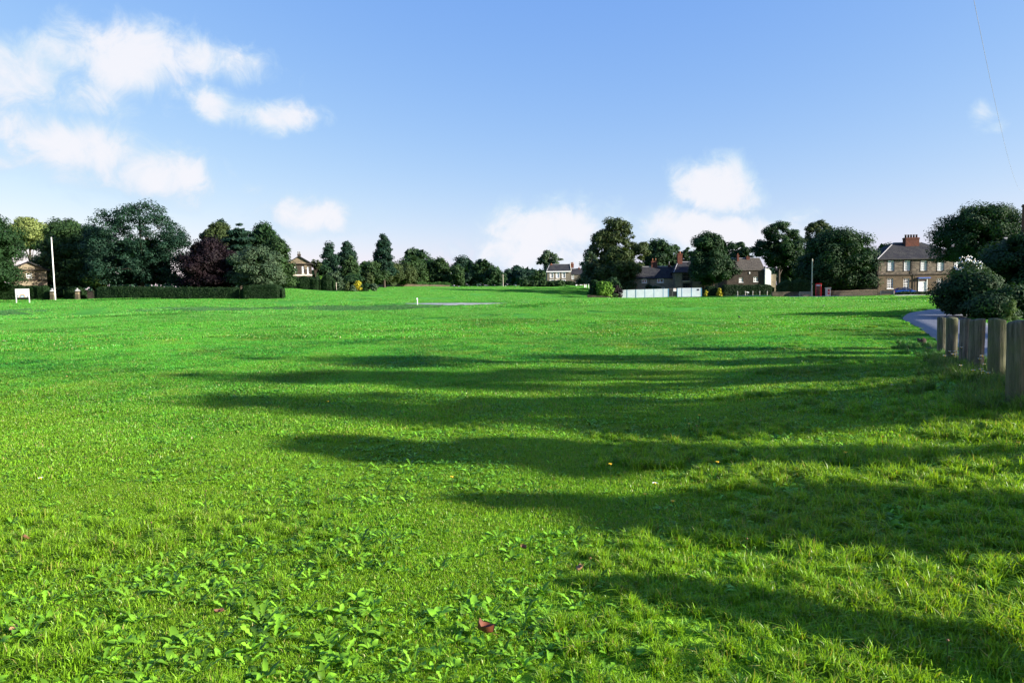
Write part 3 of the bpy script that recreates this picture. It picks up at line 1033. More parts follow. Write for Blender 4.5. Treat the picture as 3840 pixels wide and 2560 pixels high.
# --- long low cottage behind the hoarding
p = Px(2372, 2532, 160)
h = thing('stone_cottage', 'long low stone cottage with dark slate roof behind the pale hoarding', 'house', (p.Xc, p.D, p.z0))
zt = p.z(1043.5, 2450)
w1, w2, w3 = p.rect(2407, 2426, 1046, 1061), p.rect(2464, 2488, 1045, 1060), p.rect(2474, 2492, 1077, 1092)
mb = MB()
facade(mb, -p.W2, p.W2, -.4, zt, 0, .2, [w1, w2, w3])
shell(mb, p.W2, 6.5, zt)
mb.build('wall', M['stone_cottage'], h)
window(h, *w1, 0, 2, 1, bar=.14, fw=.13)
window(h, *w2, 0, 2, 1, bar=.16, fw=.15)
window(h, *w3, 0, 2, 2, bar=.1, fw=.12)
hip_roof(h, -p.W2, p.W2 - .3, 0, 6.5, zt, p.z(1003, 2470) * 1.045, 1.7, .0)
MB().tube([(p.u(2436), -.1, zt - .1), (p.u(2436), -.1, .2)], .05, 6).build('drainpipe', M['iron'], h)
chimney(h, p.ub(2443, 3.0), p.ub(2465, 3.0), 3.0, 4.0, zt + 1.6, p.z(981, 2455) * 1.03, 2, ph=.62, pr=.13)
chimney(h, p.ub(2506, 3.0), p.ub(2514, 3.0), 3.0, 3.6, zt + 1.6, p.z(994, 2510) * 1.03, 1, pot='lead', ph=.7, pr=.11)

# --- taller hipped house joined on its right
p = Px(2531, 2692, 158)
h = thing('stone_lodge_house', 'tan stone house with steep hipped slate roof and tall mullioned window beside the low cottage', 'house', (p.Xc, p.D, p.z0))
zt = p.z(1021, 2560)
wa, wb_, wc_ = p.rect(2560, 2586, 1024, 1053), p.rect(2563, 2588, 1064, 1080), p.rect(2660, 2676, 1042, 1060)
mb = MB()
facade(mb, -p.W2, p.W2, -.4, zt, 0, .3, [wa, wb_, wc_])
shell(mb, p.W2, 8, zt)
mb.build('wall', M['stone_cottage'], h)
window(h, *wa, 0, 3, 2, 'glass', 'stone_dark', fw=.18, bar=.14, sill='cream_stone', surround='stone_dark', sw=.2)
window(h, *wb_, 0, 3, 2, 'glass', 'stone_dark', fw=.14, bar=.1, sill='stone_dark', surround='stone_dark', sw=.2)
window(h, *wc_, 0, 2, 2, 'glass', 'stone_dark', fw=.14, bar=.1)
hip_roof(h, -p.W2, p.W2, 0, 8, zt, p.z(985, 2560) * 1.04, 2.0, 2.2, over=.35)
MB().tube([(p.u(2594), -.1, zt - .1), (p.u(2594), -.1, .2)], .09, 6).build('drainpipe', M['iron'], h)
chimney(h, p.ub(2541, 3.2), p.ub(2559, 3.2), 3.2, 4.2, zt + .8, p.z(953, 2550) * 1.035, 1, ph=.45, pr=.28)
po = MB().box(p.u(2628), p.u(2634), -1.5, -1.2, -.2, p.z(1066)).box(p.u(2650), p.u(2654), -1.5, -1.2, -.2, p.z(1066)).build('porch', M['stone_dark'], h)
MB().prism([(p.u(2622), p.z(1066)), (p.u(2657), p.z(1066)), (p.u(2653), p.z(1056)), (p.u(2628), p.z(1056))], -1.7, 0).build('porch_roof', M['slate'], po)

# --- dark stone house with white end wall
p = Px(2726, 2864, 165)
h = thing('dark_stone_house', 'dark stone house with stone slate roof and small white windows behind the clipped hedge', 'house', (p.Xc, p.D, p.z0))
zt = p.z(1013, 2800)
wa, wb_ = p.rect(2771, 2786, 1041, 1058), p.rect(2825, 2841, 1038, 1056)
mb = MB()
facade(mb, -p.W2, p.W2, -.4, zt, 0, .2, [wa, wb_])
shell(mb, p.W2, 7, zt)
gables(mb, p.W2, 7, zt, zt + 2.9)
mb.build('wall', M['stone_dark'], h)
window(h, *wa, 0, 2, 2, bar=.16, fw=.16, sill='white_paint')
window(h, *wb_, 0, 2, 2, bar=.16, fw=.16, sill='white_paint')
hip_roof(h, -p.W2, p.W2, 0, 7, zt, zt + 3.0, 0, 0, 'slate_stone', .2)
MB().box(p.u(2808), p.u(2812), -.12, -.01, p.z(1027), p.z(1020)).build('alarm_box', M['white_paint'], h)
chimney(h, p.ub(2764, 2.6), p.ub(2771, 2.6), 2.6, 3.4, zt + 2, p.z(953), 1, ph=.3)
chimney(h, p.ub(2799, 3.0), p.ub(2811, 3.0), 3.0, 3.9, zt + 2.2, p.z(961), 1, ph=.3)
ew = MB().prism([(p.u(2866), -.3), (p.u(2888), -.3), (p.u(2888), p.z(1020)), (p.u(2880), p.z(1010)), (p.u(2866), p.z(1008))], -.5, 5).build('end_wall', M['white_render'], h)
ew['label'] = 'white painted end wall'
MB().box(p.u(2889), p.u(2912), .4, 4, -.3, p.z(1030)).build('side_extension', M['stone_cottage'], h)

# --- far pale house with white window surrounds
p = Px(2053, 2141, 225)
h = thing('far_stone_house', 'stone house with white cornice and white framed windows at the far end of the green', 'house', (p.Xc, p.D, p.z0))
zt = p.z(1018, 2095)
ups = [p.rect(a, a + 10.5, 1023.5, 1041) for a in (2064, 2086.5, 2109)]
los = [p.rect(a, a + 11, 1049.5, 1066) for a in (2063.5, 2109)]
dr = (p.u(2086), p.u(2096.5), 0.02, p.z(1051))
mb = MB()
facade(mb, -p.W2, p.W2, -.4, zt, 0, .2, ups + los + [dr])
shell(mb, p.W2, 8, zt)
gables(mb, p.W2, 8, zt, zt + 2.3)
mb.build('wall', M['stone_far'], h)
for r_ in ups + los:
    window(h, *r_, 0, 2, 4, 'net_curtain' if r_ is ups[1] else 'glass', bar=.09, fw=.14, surround='white_paint', sw=.16, sill='white_paint')
dd = MB().box(dr[0], dr[1], .05, .1, dr[2], dr[3]).build('door', M['white_paint'], h)
MB().prism([(dr[0] - .5, dr[3]), (dr[1] + .5, dr[3]), (dr[1] + .5, dr[3] + .25), ((dr[0] + dr[1]) / 2, dr[3] + .55), (dr[0] - .5, dr[3] + .25)], -.4, -.003).build('pediment', M['cream_stone'], dd)
MB().box(-p.W2 - .3, p.W2 + .1, -.4, -.23, zt - .2, zt + .12).build('cornice', M['white_paint'], h)
hip_roof(h, -p.W2, p.W2, 0, 8, zt + .1, zt + 2.5, 1.2, 0, 'slate', .2)
MB().tube([(p.W2 + .1, -.2, zt + .15), (p.W2 + .1, 4, zt + 2.65)], .14, 6).build('gable_coping', M['cream_stone'], h)
chimney(h, p.ub(2062, 3.4), p.ub(2072, 3.4), 3.4, 4.4, zt + 1, p.z(992) * 1.03, 1, ph=.3, pr=.25)
chimney(h, p.ub(2141, 3.4), p.ub(2155, 3.4) - .3, 3.4, 4.4, zt + 1.2, p.z(991) * 1.03, 2, ph=.55, pr=.2)

p = Px(2143, 2190, 226)
h = thing('lower_attached_house', 'lower stone house attached to the far house with the white cornice', 'house', (p.Xc, p.D, p.z0))
zt = p.z(1029, 2160)
wa, wb_, dr = p.rect(2140, 2149, 1032, 1046), p.rect(2175, 2183, 1056, 1068), p.rect(2161, 2167, 1053, 1070)
wa = (max(wa[0], -p.W2 + .2), wa[1] + .2, wa[2], wa[3])
mb = MB()
facade(mb, -p.W2, p.W2, -.4, zt, 0, .2, [wa, wb_, dr])
shell(mb, p.W2, 7, zt)
gables(mb, p.W2, 7, zt, zt + 1.9)
mb.build('wall', M['stone_far'], h)
window(h, *wa, 0, 2, 2, 'net_curtain', bar=.08, fw=.14, surround='white_paint', sw=.12, sill='white_paint')
window(h, *wb_, 0, 2, 2, bar=.08, fw=.12, sill='white_paint')
MB().box(dr[0], dr[1], .05, .1, dr[2], dr[3]).build('door', M['white_paint'], h)
hip_roof(h, -p.W2, p.W2, 0, 7, zt, zt + 2.0, 0, 0, 'slate', .15)
chimney(h, p.ub(2169, 3), p.ub(2174, 3), 3, 3.8, zt + 1.2, p.z(1004) * 1.02, 1, ph=.3)


def gable_front(name, label, x0, x1, D, yeave, yapex, wins, mat, wall2=None, cat='house'):
    p = Px(x0, x1, D)
    h = thing(name, label, cat, (p.Xc, p.D, p.z0), math.atan2(-p.Xc, p.D))
    zt, za = p.z(yeave), p.z(yapex)
    mb = MB()
    facade(mb, -p.W2, p.W2, -.4, zt, 0, .25, [w for w in (p.rect(*w) for w in wins)])
    shell(mb, p.W2, 8, zt)
    mb.build('wall', M[mat], h)
    gm = MB().add([(-p.W2, .02, zt), (p.W2, .02, zt), (0, .02, za)], [(0, 1, 2)])
    gm.build('gable', M[wall2 or mat], h)
    MB().box(-p.W2 - .35, p.W2 + .35, -.35, -.003, zt - .16, zt + .06).build('cornice', M['stone_dark'], h)
    ov = .45
    s = (za - zt) / p.W2
    for sg in (-1, 1):
        vs = [(sg * (p.W2 + ov), -.4, zt - ov * s), (0, -.4, za), (0, 8, za), (sg * (p.W2 + ov), 8, zt - ov * s)]
        up_ = [(x, y, z + .22) for x, y, z in vs]
        MB().add(vs + up_, [(0, 1, 2, 3), (7, 6, 5, 4), (0, 4, 5, 1), (1, 5, 6, 2), (2, 6, 7, 3), (3, 7, 4, 0)]).build('roof_slope', M['slate'], h)
    return p, h


p, h = gable_front('pedimented_house', 'stone house gable with tall white shuttered windows rising above the dark hedge', 1082, 1170, 160, 989, 962,
                   [(1108, 1115.5, 998, 1025), (1135, 1143, 998, 1025), (1153.5, 1160.5, 1000, 1026)], 'stone_dark', 'stone_gold')
for w in ((1108, 1115.5, 998, 1025), (1135, 1143, 998, 1025), (1153.5, 1160.5, 1000, 1026)):
    window(h, *p.rect(*w), 0, 1, 2, 'white_paint', fw=.08, sill='cream_stone')
MB().box(-p.W2 - .05, p.W2 + .05, -.08, .0, p.z(1034), p.z(1029)).build('string_course', M['cream_stone'], h)
MB().box(p.u(1143.5), p.u(1153), -.03, .0, p.z(1010), p.z(991)).build('ashlar_panel', M['stone_gold'], h)
chimney(h, p.ub(1120, .6), p.ub(1132, .6), .6, 1.6, p.z(966), p.z(952), 2, 'stone_dark', 'grey_wood', ph=.6, pr=.13)

p, h = gable_front('stone_lodge', 'small stone lodge with an arched lunette window half hidden by trees', 58, 168, 114.2, 1011, 984, [(104, 122, 1024, 1043)], 'stone_cottage')
window(h, *p.rect(104, 122, 1024, 1043), 0, 3, 2, bar=.07, fw=.1, sill=None)
arch = MB()
N = 12
uc, zc_ = p.u(113), p.z(1043)
for k in range(N):
    a0, a1 = math.pi * k / N, math.pi * (k + 1) / N
    q = [(uc + r_ * math.cos(a_), z_) for r_, a_, z_ in [(1.06, a0, zc_ + 1.06 * math.sin(a0)), (1.06, a1, zc_ + 1.06 * math.sin(a1)), (1.32, a1, zc_ + 1.32 * math.sin(a1)), (1.32, a0, zc_ + 1.32 * math.sin(a0))]]
    arch.prism(q, -.12, -.003)
arch.build('arch', M['stone_gold'], h)
MB().box(-p.W2 - .05, p.W2 + .05, -.14, -.002, zc_ - .42, zc_ - .2).build('string_course', M['stone_dark'], h)

# --- house at the right edge, only its chimney stack in view
p = Px(3850, 4160, 72)
h = thing('roadside_house', 'dark brick chimney stack of a house rising behind the tree beside the drive', 'house', (p.Xc, p.D, p.z0))
mb = MB()
facade(mb, -p.W2, p.W2, -.3, 4.7, 0, .2, [(-2.5, -1.3, 2.9, 4.2), (1.3, 2.5, 2.9, 4.2)])
shell(mb, p.W2, 7, 4.7)
gables(mb, p.W2, 7, 4.7, 6.4)
mb.build('wall', M['stone_house'], h)
window(h, -2.5, -1.3, 2.9, 4.2, 0, 2, 2)
window(h, 1.3, 2.5, 2.9, 4.2, 0, 2, 2)
hip_roof(h, -p.W2, p.W2, 0, 7, 4.7, 6.5, 0, 0, 'slate', .1)
chimney(h, p.ub(3850, 3.0), p.ub(3880, 3.0), 3.0, 4.0, 3.0, p.z(748), 1, pot='pot_dark', ph=.4, pr=.2)

# ------------------------------------------------------------------ walls
def wall(name, label, x0, x1, ytop, D, mat='stone_wall', th=.4, D1=None, ytop1=None, cope='stone_pale_wall', cat='wall'):
    D1 = D1 or D
    ytop1 = ytop1 or ytop
    n = max(3, int((x1 - x0) / 14))
    body, cp = MB(), MB()
    pts = []
    for k in range(n + 1):
        s = k / n
        d = D + (D1 - D) * s
        X = XP(x0 + (x1 - x0) * s, d)
        pts.append((X, d, gzf(X, d), ZP(x0 + (x1 - x0) * s, ytop + (ytop1 - ytop) * s, d) + random.uniform(-.04, .04)))
    X0, Y0 = (pts[0][0] + pts[-1][0]) / 2, (pts[0][1] + pts[-1][1]) / 2
    zb = gzf(X0, Y0)
    e = thing(name, label, cat, (X0, Y0, zb))
    for a, b in zip(pts, pts[1:]):
        for mbb, za, zb_, ta, tb, w in ((body, a[2] - .2, b[2] - .2, a[3] - .1, b[3] - .1, th), (cp, a[3] - .098, b[3] - .098, a[3], b[3], th + .12)):
            vs = [(a[0], a[1] - w / 2, za), (b[0], b[1] - w / 2, zb_), (b[0], b[1] + w / 2, zb_), (a[0], a[1] + w / 2, za), (a[0], a[1] - w / 2, ta), (b[0], b[1] - w / 2, tb), (b[0], b[1] + w / 2, tb), (a[0], a[1] + w / 2, ta)]
            mbb.add([(x - X0, y - Y0, z - zb) for x, y, z in vs], [(0, 3, 2, 1), (4, 5, 6, 7), (0, 1, 5, 4), (2, 3, 7, 6)] + ([(3, 0, 4, 7)] if a is pts[0] else []) + ([(1, 2, 6, 5)] if b is pts[-1] else []))
    body.build('masonry', M[mat], e)
    cp.build('coping', M[cope], e)
    return e


wall('garden_wall', 'pale dry stone garden wall along the top of the green under a rounded hedge', 1418, 1686, 1061, 229, 'stone_pale_wall', ytop1=1069)
wall('roadside_wall', 'rubble stone wall with pale coping between the post box pillar and the stone house', 3117, 3288, 1091, 118.6, 'stone_wall', ytop1=1085)
wall('back_wall', 'taller stone wall set back behind the roadside wall', 3036, 3258, 1076, 124, 'stone_dark', cope='stone_dark')
wall('hedge_wall', 'low stone wall under the bushy hedge beside the bench', 2895, 3040, 1094, 121.5, 'stone_wall', cope='stone_wall')
wall('verge_wall', 'low grey stone wall at the foot of the bright green shrub', 2202, 2288, 1106, 139, 'stone_dark', cope='stone_wall', ytop1=1112)
wall('gate_wall', 'low dark stone wall between the gate pillar and the long hedge', 312, 362, 1090, 113, 'stone_dark', cope='stone_wall')
wall('drive_wall', 'stone garden wall glimpsed through the shrubs beside the drive', 3640, 3990, 1078, 41, 'stone_cottage', ytop1=1040)

# ------------------------------------------------------------------ hoarding in front of the cottage
DH = 146.0
hx = XP(2475, DH)
hz = gzf(hx, DH)
h = thing('hoarding', 'pale blue-white site hoarding of flat panels with blue posts in front of the cottage', 'hoarding', (hx, DH, hz))


def hu(x):
    return (x - 2475) * DH / F


def hzz(x, y):
    return ZP(x, y, DH) - hz


edges = [2319, 2352, 2385, 2418.5, 2452.5, 2487, 2505.5]
edges2 = [2540, 2557, 2593, 2629]
for es, yt0, yt1 in ((edges, 1087.5, 1082), (edges2, 1080, 1079)):
    for a, b in zip(es, es[1:]):
        s0 = (a - es[0]) / (es[-1] - es[0])
        s1 = (b - es[0]) / (es[-1] - es[0])
        za, zb = hzz(a, yt0 + (yt1 - yt0) * s0), hzz(b, yt0 + (yt1 - yt0) * s1)
        g0, g1 = gzf(hx + hu(a), DH) - hz + .02, gzf(hx + hu(b), DH) - hz + .02
        y = random.uniform(-.015, .015)
        MB().add([(hu(a) + .045, y, g0), (hu(b) - .045, y, g1), (hu(b) - .045, y + .03, g1), (hu(a) + .045, y + .03, g0), (hu(a) + .045, y, za), (hu(b) - .045, y, zb), (hu(b) - .045, y + .03, zb), (hu(a) + .045, y + .03, za)],
                 [(0, 3, 2, 1), (4, 5, 6, 7), (0, 1, 5, 4), (1, 2, 6, 5), (2, 3, 7, 6), (3, 0, 4, 7)]).build('panel', M['hoarding'], h)
    for k, a in enumerate(es):
        s0 = (a - es[0]) / (es[-1] - es[0])
        g0 = gzf(hx + hu(a), DH) - hz - .3
        w = .045 if k < len(es) - 1 else .09
        MB().box(hu(a) - .042, hu(a) - .042 + 2 * w - .006, -.03, .09, g0, hzz(a, yt0 + (yt1 - yt0) * s0) - .02).build('post', M['hoarding_post'], h)
gt = MB()
g0, g1 = gzf(hx + hu(2508), DH) - hz + .12, hzz(2522, 1081.5)
for a in (2507.6, 2521.5, 2538):
    gt.box(hu(a) - .03, hu(a) + .03, .1, .15, g0 - .1, g1)
gt.box(hu(2507.6) + .03, hu(2538) - .03, .1, .15, g1 - .06, g1 - .003).box(hu(2507.6) + .03, hu(2538) - .03, .1, .15, g0, g0 + .06)
for k in range(1, 14):
    zz = g0 + .06 + (g1 - g0 - .12) * k / 14
    gt.box(hu(2507.6) + .03, hu(2538) - .03, .12, .128, zz - .006, zz + .006)
gt.build('mesh_gate', M['grey_wood'], h)
nb = MB().box(hu(2525.5), hu(2540.5), .04, .06, hzz(2532, 1092), hzz(2532, 1081.5)).build('notice', M['white_paint'], h)
MB().box(hu(2528), hu(2538.5), .03, .038, hzz(2532, 1086.3), hzz(2532, 1084)).build('notice_stripe', M['orange_paint'], nb)
MB().box(hu(2614), hu(2621.5), -.06, -.02, hzz(2618, 1089), hzz(2618, 1083.5)).build('notice', M['dark_paint'], h)

# ------------------------------------------------------------------ left gate, flagpole, sign
def pillar(x, label, s=1.0):
    D = 110.5
    X = XP(x, D, 1110)
    e = thing('gate_pillar', label, 'pillar', (X, D, gzf(X, D)), 0, 'stone gate pillars')
    st = MB()
    z = -.1
    for k, (w, hh) in enumerate(((.56, .42), (.48, .30), (.50, .28), (.47, .30), (.50, .22))):
        c = MB().box(-w / 2 * s, w / 2 * s, -w / 2 * s, w / 2 * s, z, z + hh - .012)
        c.build('stone_block', M['stone_gold' if k == 3 else 'stone_wall'], e)
        z += hh
    MB().lathe([(.49 * s, z), (.50 * s, z + .1), (.30 * s, z + .2)], 4).build('cap', M['lead'], e)
    MB().lathe([(.10, z + .19), (.17, z + .27), (.17, z + .34), (.10, z + .42), (.03, z + .48)], 10).build('finial', M['lead'], e, True)
    return e


pillar(197, 'mossy stone gate pillar standing right behind the white flagpole')
pillar(291, 'banded stone gate pillar with domed cap in front of the small round hedge')
FP = G(207, 1119)
X, D = XP(207, 109.5, 1118), 109.5
e = thing('flagpole', 'tall white flagpole standing by the gate pillar', 'flagpole', (X, D, gzf(X, D)))
ht = ZP(189, 890, D) - gzf(X, D)
MB().lathe([(.115, -.2), (.11, 2.0), (.10, 5), (.075, ht - .3), (.06, ht - .12)], 12).build('pole', M['white_paint'], e, True)
MB().lathe([(.06, 0), (.10, .04), (.10, .09), (.03, .13)], 10, 0, 0, ht - .12).build('truck_cap', M['white_paint'], e, True)
MB().tube([(.13, -.02, 1.1), (.14, -.02, ht - .3)], .012, 4).box(.1, .17, -.05, .03, 1.05, 1.2).build('halyard', M['grey_wood'], e)

D = 106.0
X = XP(84, D, 1105)
z0 = gzf(X, D)
e = thing('notice_sign', 'white sign board on two short legs with a painted rainbow', 'sign', (X, D, z0))
sw_, zb_, zt_ = 26 * D / F, ZP(84, 1115, D) - z0, ZP(84, 1082.5, D) - z0
bd = MB().box(-sw_, sw_, -.03, .03, zb_, zt_).build('board', M['white_paint'], e)
for s in (-1, 1):
    MB().box(s * (sw_ - .07) - .05, s * (sw_ - .07) + .05, -.02, .06, -.3, zb_ - .003).build('leg', M['white_paint'], e)
hh = zt_ - zb_
for k, (wd, zz) in enumerate(((.72, .86), (.55, .70), (.58, .56))):
    ln = MB()
    u = -wd * sw_
    while u < wd * sw_:
        w_ = random.uniform(.05, .14)
        ln.box(u, u + w_, -.036, -.031, zb_ + zz * hh - .035, zb_ + zz * hh + .035)
        u += w_ + .045
    ln.build('lettering', M['lettering'], bd)
for r0, r1, mt in ((.40, .47, 'orange_paint'), (.33, .398, 'yellow_paint'), (.20, .328, 'sky_paint')):
    rb = MB()
    for k in range(14):
        a0, a1 = math.pi * k / 14, math.pi * (k + 1) / 14
        rb.prism([(r * math.cos(a), zb_ + .02 + r * math.sin(a)) for r, a in ((r0, a0), (r1, a0), (r1, a1), (r0, a1))], -.036, -.031)
    rb.build('rainbow_band', M[mt], bd)
MB().prism([(-.85, zb_ + .1), (-.75, zb_ + .1), (-.6, zb_ + .36), (-.68, zb_ + .38)], -.036, -.031).build('painted_mark', M['dark_paint'], bd)
MB().prism([(.72, zb_ + .05), (.88, zb_ + .05), (.9, zb_ + .16), (.76, zb_ + .2)], -.036, -.031).build('painted_mark', M['dark_paint'], bd)

# ------------------------------------------------------------------ street furniture on the right
def wood_bench(x0, x1, D, label):
    X = XP((x0 + x1) / 2, D)
    z0 = gzf(X, D)
    w = (x1 - x0) * D / F / 2
    e = thing('park_bench', label, 'bench', (X, D, z0), math.pi if False else 0, 'wooden benches on the green')
    for s in (-1, 1):
        MB().box(s * (w - .05) - .04, s * (w - .05) + .04, -.30, -.22, -.05, .92).build('leg', M['pale_wood' if s < 0 else 'grey_wood'], e)
        MB().box(s * (w - .05) - .04, s * (w - .05) + .04, .24, .32, -.05, .62).build('leg', M['grey_wood'], e)
        MB().box(s * (w - .05) - .05, s * (w - .05) + .05, -.218, .36, .62, .67).build('armrest', M['grey_wood'], e)
    for k in range(4):
        MB().box(-w + .1, w - .1, -.2 + k * .13, -.09 + k * .13, .42, .46).build('seat_slat', M['grey_wood'], e)
    bk = MB().box(-w + .1, w - .1, -.285, -.235, .80, .90).box(-w + .1, w - .1, -.285, -.235, .48, .56).build('backrest', M['grey_wood'], e)
    n = int(2 * w / .1)
    for k in range(n):
        u = -w + .13 + (2 * w - .26) * (k + .5) / n
        MB().box(u - .032, u + .032, -.275, -.245, .563, .797).build('back_slat', M['grey_wood'], bk)
    MB().box(-w + .1, w - .1, -.27, -.25, .34, .41).box(-w + .1, w - .1, .26, .29, .34, .41).build('rail', M['grey_wood'], e)
    return e


wood_bench(2996, 3038, 111, 'grey wooden bench with one pale leg beside the bare wooden pole')
wood_bench(3299, 3347, 111, 'weathered wooden bench in front of the big stone house')

D = 112.0
X = XP(3044.5, D)
e = thing('wooden_pole', 'bare pale wooden pole beside the red phone box', 'pole', (X, D, gzf(X, D)))
ht = ZP(3046, 970, D) - gzf(X, D)
MB().lathe([(.125, -.3), (.12, 1.2), (.10, 3), (.085, ht - .15), (.05, ht)], 12).build('shaft', M['pale_wood'], e, True)
MB().box(-.11, .11, -.13, -.08, 2.1, 2.25).box(.05, .16, -.05, .05, ht - .5, ht - .25).build('bracket', M['iron'], e)
MB().box(-.105, .105, -.127, -.08, .0, .95).build('sleeve', M['pale_wood'], e)


def text_mesh(name, s, size, mat, parent, loc, rot):
    cu = bpy.data.curves.new(name, 'FONT')
    cu.body = s
    cu.size = size
    cu.align_x = 'CENTER'
    cu.align_y = 'CENTER'
    cu.extrude = .002
    tmp = bpy.data.objects.new(name, cu)
    COL.objects.link(tmp)
    me = bpy.data.meshes.new_from_object(tmp)
    bpy.data.objects.remove(tmp)
    me.materials.append(mat)
    o = obj(name, me, parent, loc)
    o.rotation_euler = rot
    return o


D = 120.0
X = XP(3069, D)
zt_ = ZP(3069, 1062.5, D)
e = thing('phone_box', 'red telephone kiosk with white lettered panels beside the bare wooden pole', 'phone box', (X, D, zt_ - 2.52), R(-27))
hw = .46
b_ = MB()
b_.box(-hw, hw, -hw, hw, -.4, .12)
for sx in (-1, 1):
    for sy in (-1, 1):
        b_.box(sx * hw - (.09 if sx > 0 else 0), sx * hw + (.09 if sx < 0 else 0), sy * hw - (.09 if sy > 0 else 0), sy * hw + (.09 if sy < 0 else 0), .12, 2.05)
b_.build('frame', M['red_paint'], e)
hd = MB().box(-hw, hw, -hw, hw, 2.053, 2.30).box(-hw - .04, hw + .04, -hw - .04, hw + .04, 2.302, 2.36)
n = 10
for i in range(n):
    t0, t1 = i / n, (i + 1) / n
    r0, r1 = hw * (1 - .5 * t0 ** 2.2) , hw * (1 - .5 * t1 ** 2.2)
    hd.box(-r0, r0, -r0, r0, 2.36 + .16 * math.sin(t0 * 1.57) + .0005, 2.36 + .16 * math.sin(t1 * 1.57))
hd.build('roof', M['red_paint'], e)
for k in range(4):
    a = k * math.pi / 2
    ca, sa = math.cos(a), math.sin(a)
    def rot(x, y):
        return x * ca - y * sa, x * sa + y * ca
    def rbox(mbx, x0, x1, y0, y1, z0, z1):
        t_ = MB().box(x0, x1, y0, y1, z0, z1)
        mbx.add([(*rot(x, y), z) for x, y, z in t_.v], t_.f)
    pn = MB()
    rbox(pn, -.37, .37, -hw + .02, -hw + .06, .12, .30)
    for j in range(9):
        z = .30 + j * .213
        rbox(pn, -.365, .365, -hw + .025, -hw + .05, z, z + .035)
    for u in (-.365, -.23, .20, .335):
        rbox(pn, u, u + .03, -hw + .03, -hw + .045, .30, 2.04)
    dr_ = pn.build('glazed_side', M['red_paint'], e)
    gl = MB()
    rbox(gl, -.36, .36, -hw + .052, -hw + .058, .32, 2.03)
    gl.build('pane', M['glass'], dr_)
    sg = MB()
    rbox(sg, -.33, .33, -hw - .012, -hw - .002, 2.10, 2.27)
    sgo = sg.build('sign_panel', M['lamp_white'], e)
    lx, ly = rot(0, -hw - .014)
    text_mesh('lettering', 'TELEPHONE', .115, M['dark_paint'], sgo, (lx, ly, 2.185), (R(90), 0, a))
kp = MB().box(-.12, .14, .1, .35, 1.0, 1.6).box(-.3, .3, .2, .38, .75, .8).build('telephone', M['iron'], e)

D = 118.3
X = XP(3105, D)
z0 = gzf(X, D)
e = thing('post_box', 'small red post box built into a pale stone pillar', 'post box', (X, D, z0))
zt_ = ZP(3105, 1078, D) - z0
MB().box(-.34, -.17, -.3, .3, -.2, zt_ - .15).box(.17, .34, -.3, .3, -.2, zt_ - .15).box(-.17, .17, -.28, .3, -.2, .45).box(-.17, .17, -.28, .3, 1.32, zt_ - .15).build('pillar', M['cream_stone'], e)
MB().box(-.40, .40, -.36, .36, zt_ - .148, zt_).build('cap', M['cream_stone'], e)
bx_ = MB().box(-.165, .165, -.31, .1, .453, 1.317).build('letter_box', M['red_paint'], e)
MB().box(-.07, .07, -.318, -.312, .80, .96).build('collection_plate', M['white_paint'], bx_)
MB().box(-.12, .12, -.318, -.312, 1.14, 1.19).build('slot', M['dark_paint'], bx_)

for k, x in enumerate((2766, 2795, 2823, 2849, 2877)):
    D = 137
    X = XP(x, D)
    z0 = gzf(X, D)
    ht = ZP(x, 1091, D) - z0
    e = thing('verge_post', 'short pale wooden post in the row before the clipped hedge', 'post', (X, D, z0), 0, 'row of verge posts')
    MB().lathe([(.075, -.2), (.075, ht - .04), (.05, ht)], 8).build('shaft', M['pale_wood'], e)
    MB().lathe([(.078, ht - .2), (.078, ht - .14)], 8).build('band', M['white_paint'], e)
D = 138
X = XP(2804, D)
z0 = gzf(X, D)
e = thing('street_name_sign', 'small tilted white sign plate among the verge posts', 'sign', (X, D, z0))
pl = MB().prism([(-.26, .62), (.24, .50), (.28, .68), (-.22, .80)], -.02, .01).build('plate', M['white_paint'], e)
MB().box(-.03, .03, .012, .05, -.2, .7).build('leg', M['grey_wood'], e)
D = 111.4
X = XP(3352.5, D)
e = thing('short_post', 'pale square post at the end of the bench before the stone house', 'post', (X, D, gzf(X, D)))
MB().box(-.06, .06, -.06, .06, -.2, .84).build('shaft', M['pale_wood'], e)
MB().lathe([(.10, .84), (.03, .9)], 4).build('cap', M['pale_wood'], e)

for (x, yt, yb, D, nm, lb, r) in ((1564, 1116, 1137, 92, 'white_marker_post', 'lone white marker post at the edge of the path across the green', .055),
                                  (1237, 1058, 1077, 158, 'gate_post', 'pale timber gate post with a box on it by the dark hedge', .1),
                                  (1261.5, 1059, 1077, 158, 'gate_post', 'slim pale timber post in the gap of the dark hedge', .09),
                                  (2160, 1056, 1071, 216, 'white_bollard', 'white bollard at the end of the long clipped hedge', .13),
                                  (2192, 1056, 1071, 212, 'white_bollard', 'taller white bollard under the willow, of the close pair', .13),
                                  (2197, 1060, 1071, 212, 'white_bollard', 'shorter white bollard under the willow, of the close pair', .13),
                                  (2207.5, 1061, 1069, 210, 'white_bollard', 'thin white bollard half hidden by the dark shrub under the willow', .08)):
    X = XP(x, D, 1090)
    z0 = gzf(X, D)
    ht = ZP(x, yt, D) - z0
    e = thing(nm, lb, 'post', (X, D, z0), 0, 'white bollards' if nm == 'white_bollard' else None)
    mt = M['white_paint' if 'white' in nm else 'pale_wood']
    MB().lathe([(r, -.2), (r, ht - r), (r * .7, ht - r * .25), (r * .15, ht)], 10).build('shaft', mt, e)
    if 'marker' in nm:
        MB().box(-.11, .09, -.06, -.05, ht - .26, ht - .03).build('plate', M['white_paint'], e)
    if 'box' in lb:
        MB().box(-.32, .02, -.14, -.102, ht - .5, ht - .1).build('box', M['cream_stone'], e)
X = XP(1887, 225)
z0 = gzf(X, 225)
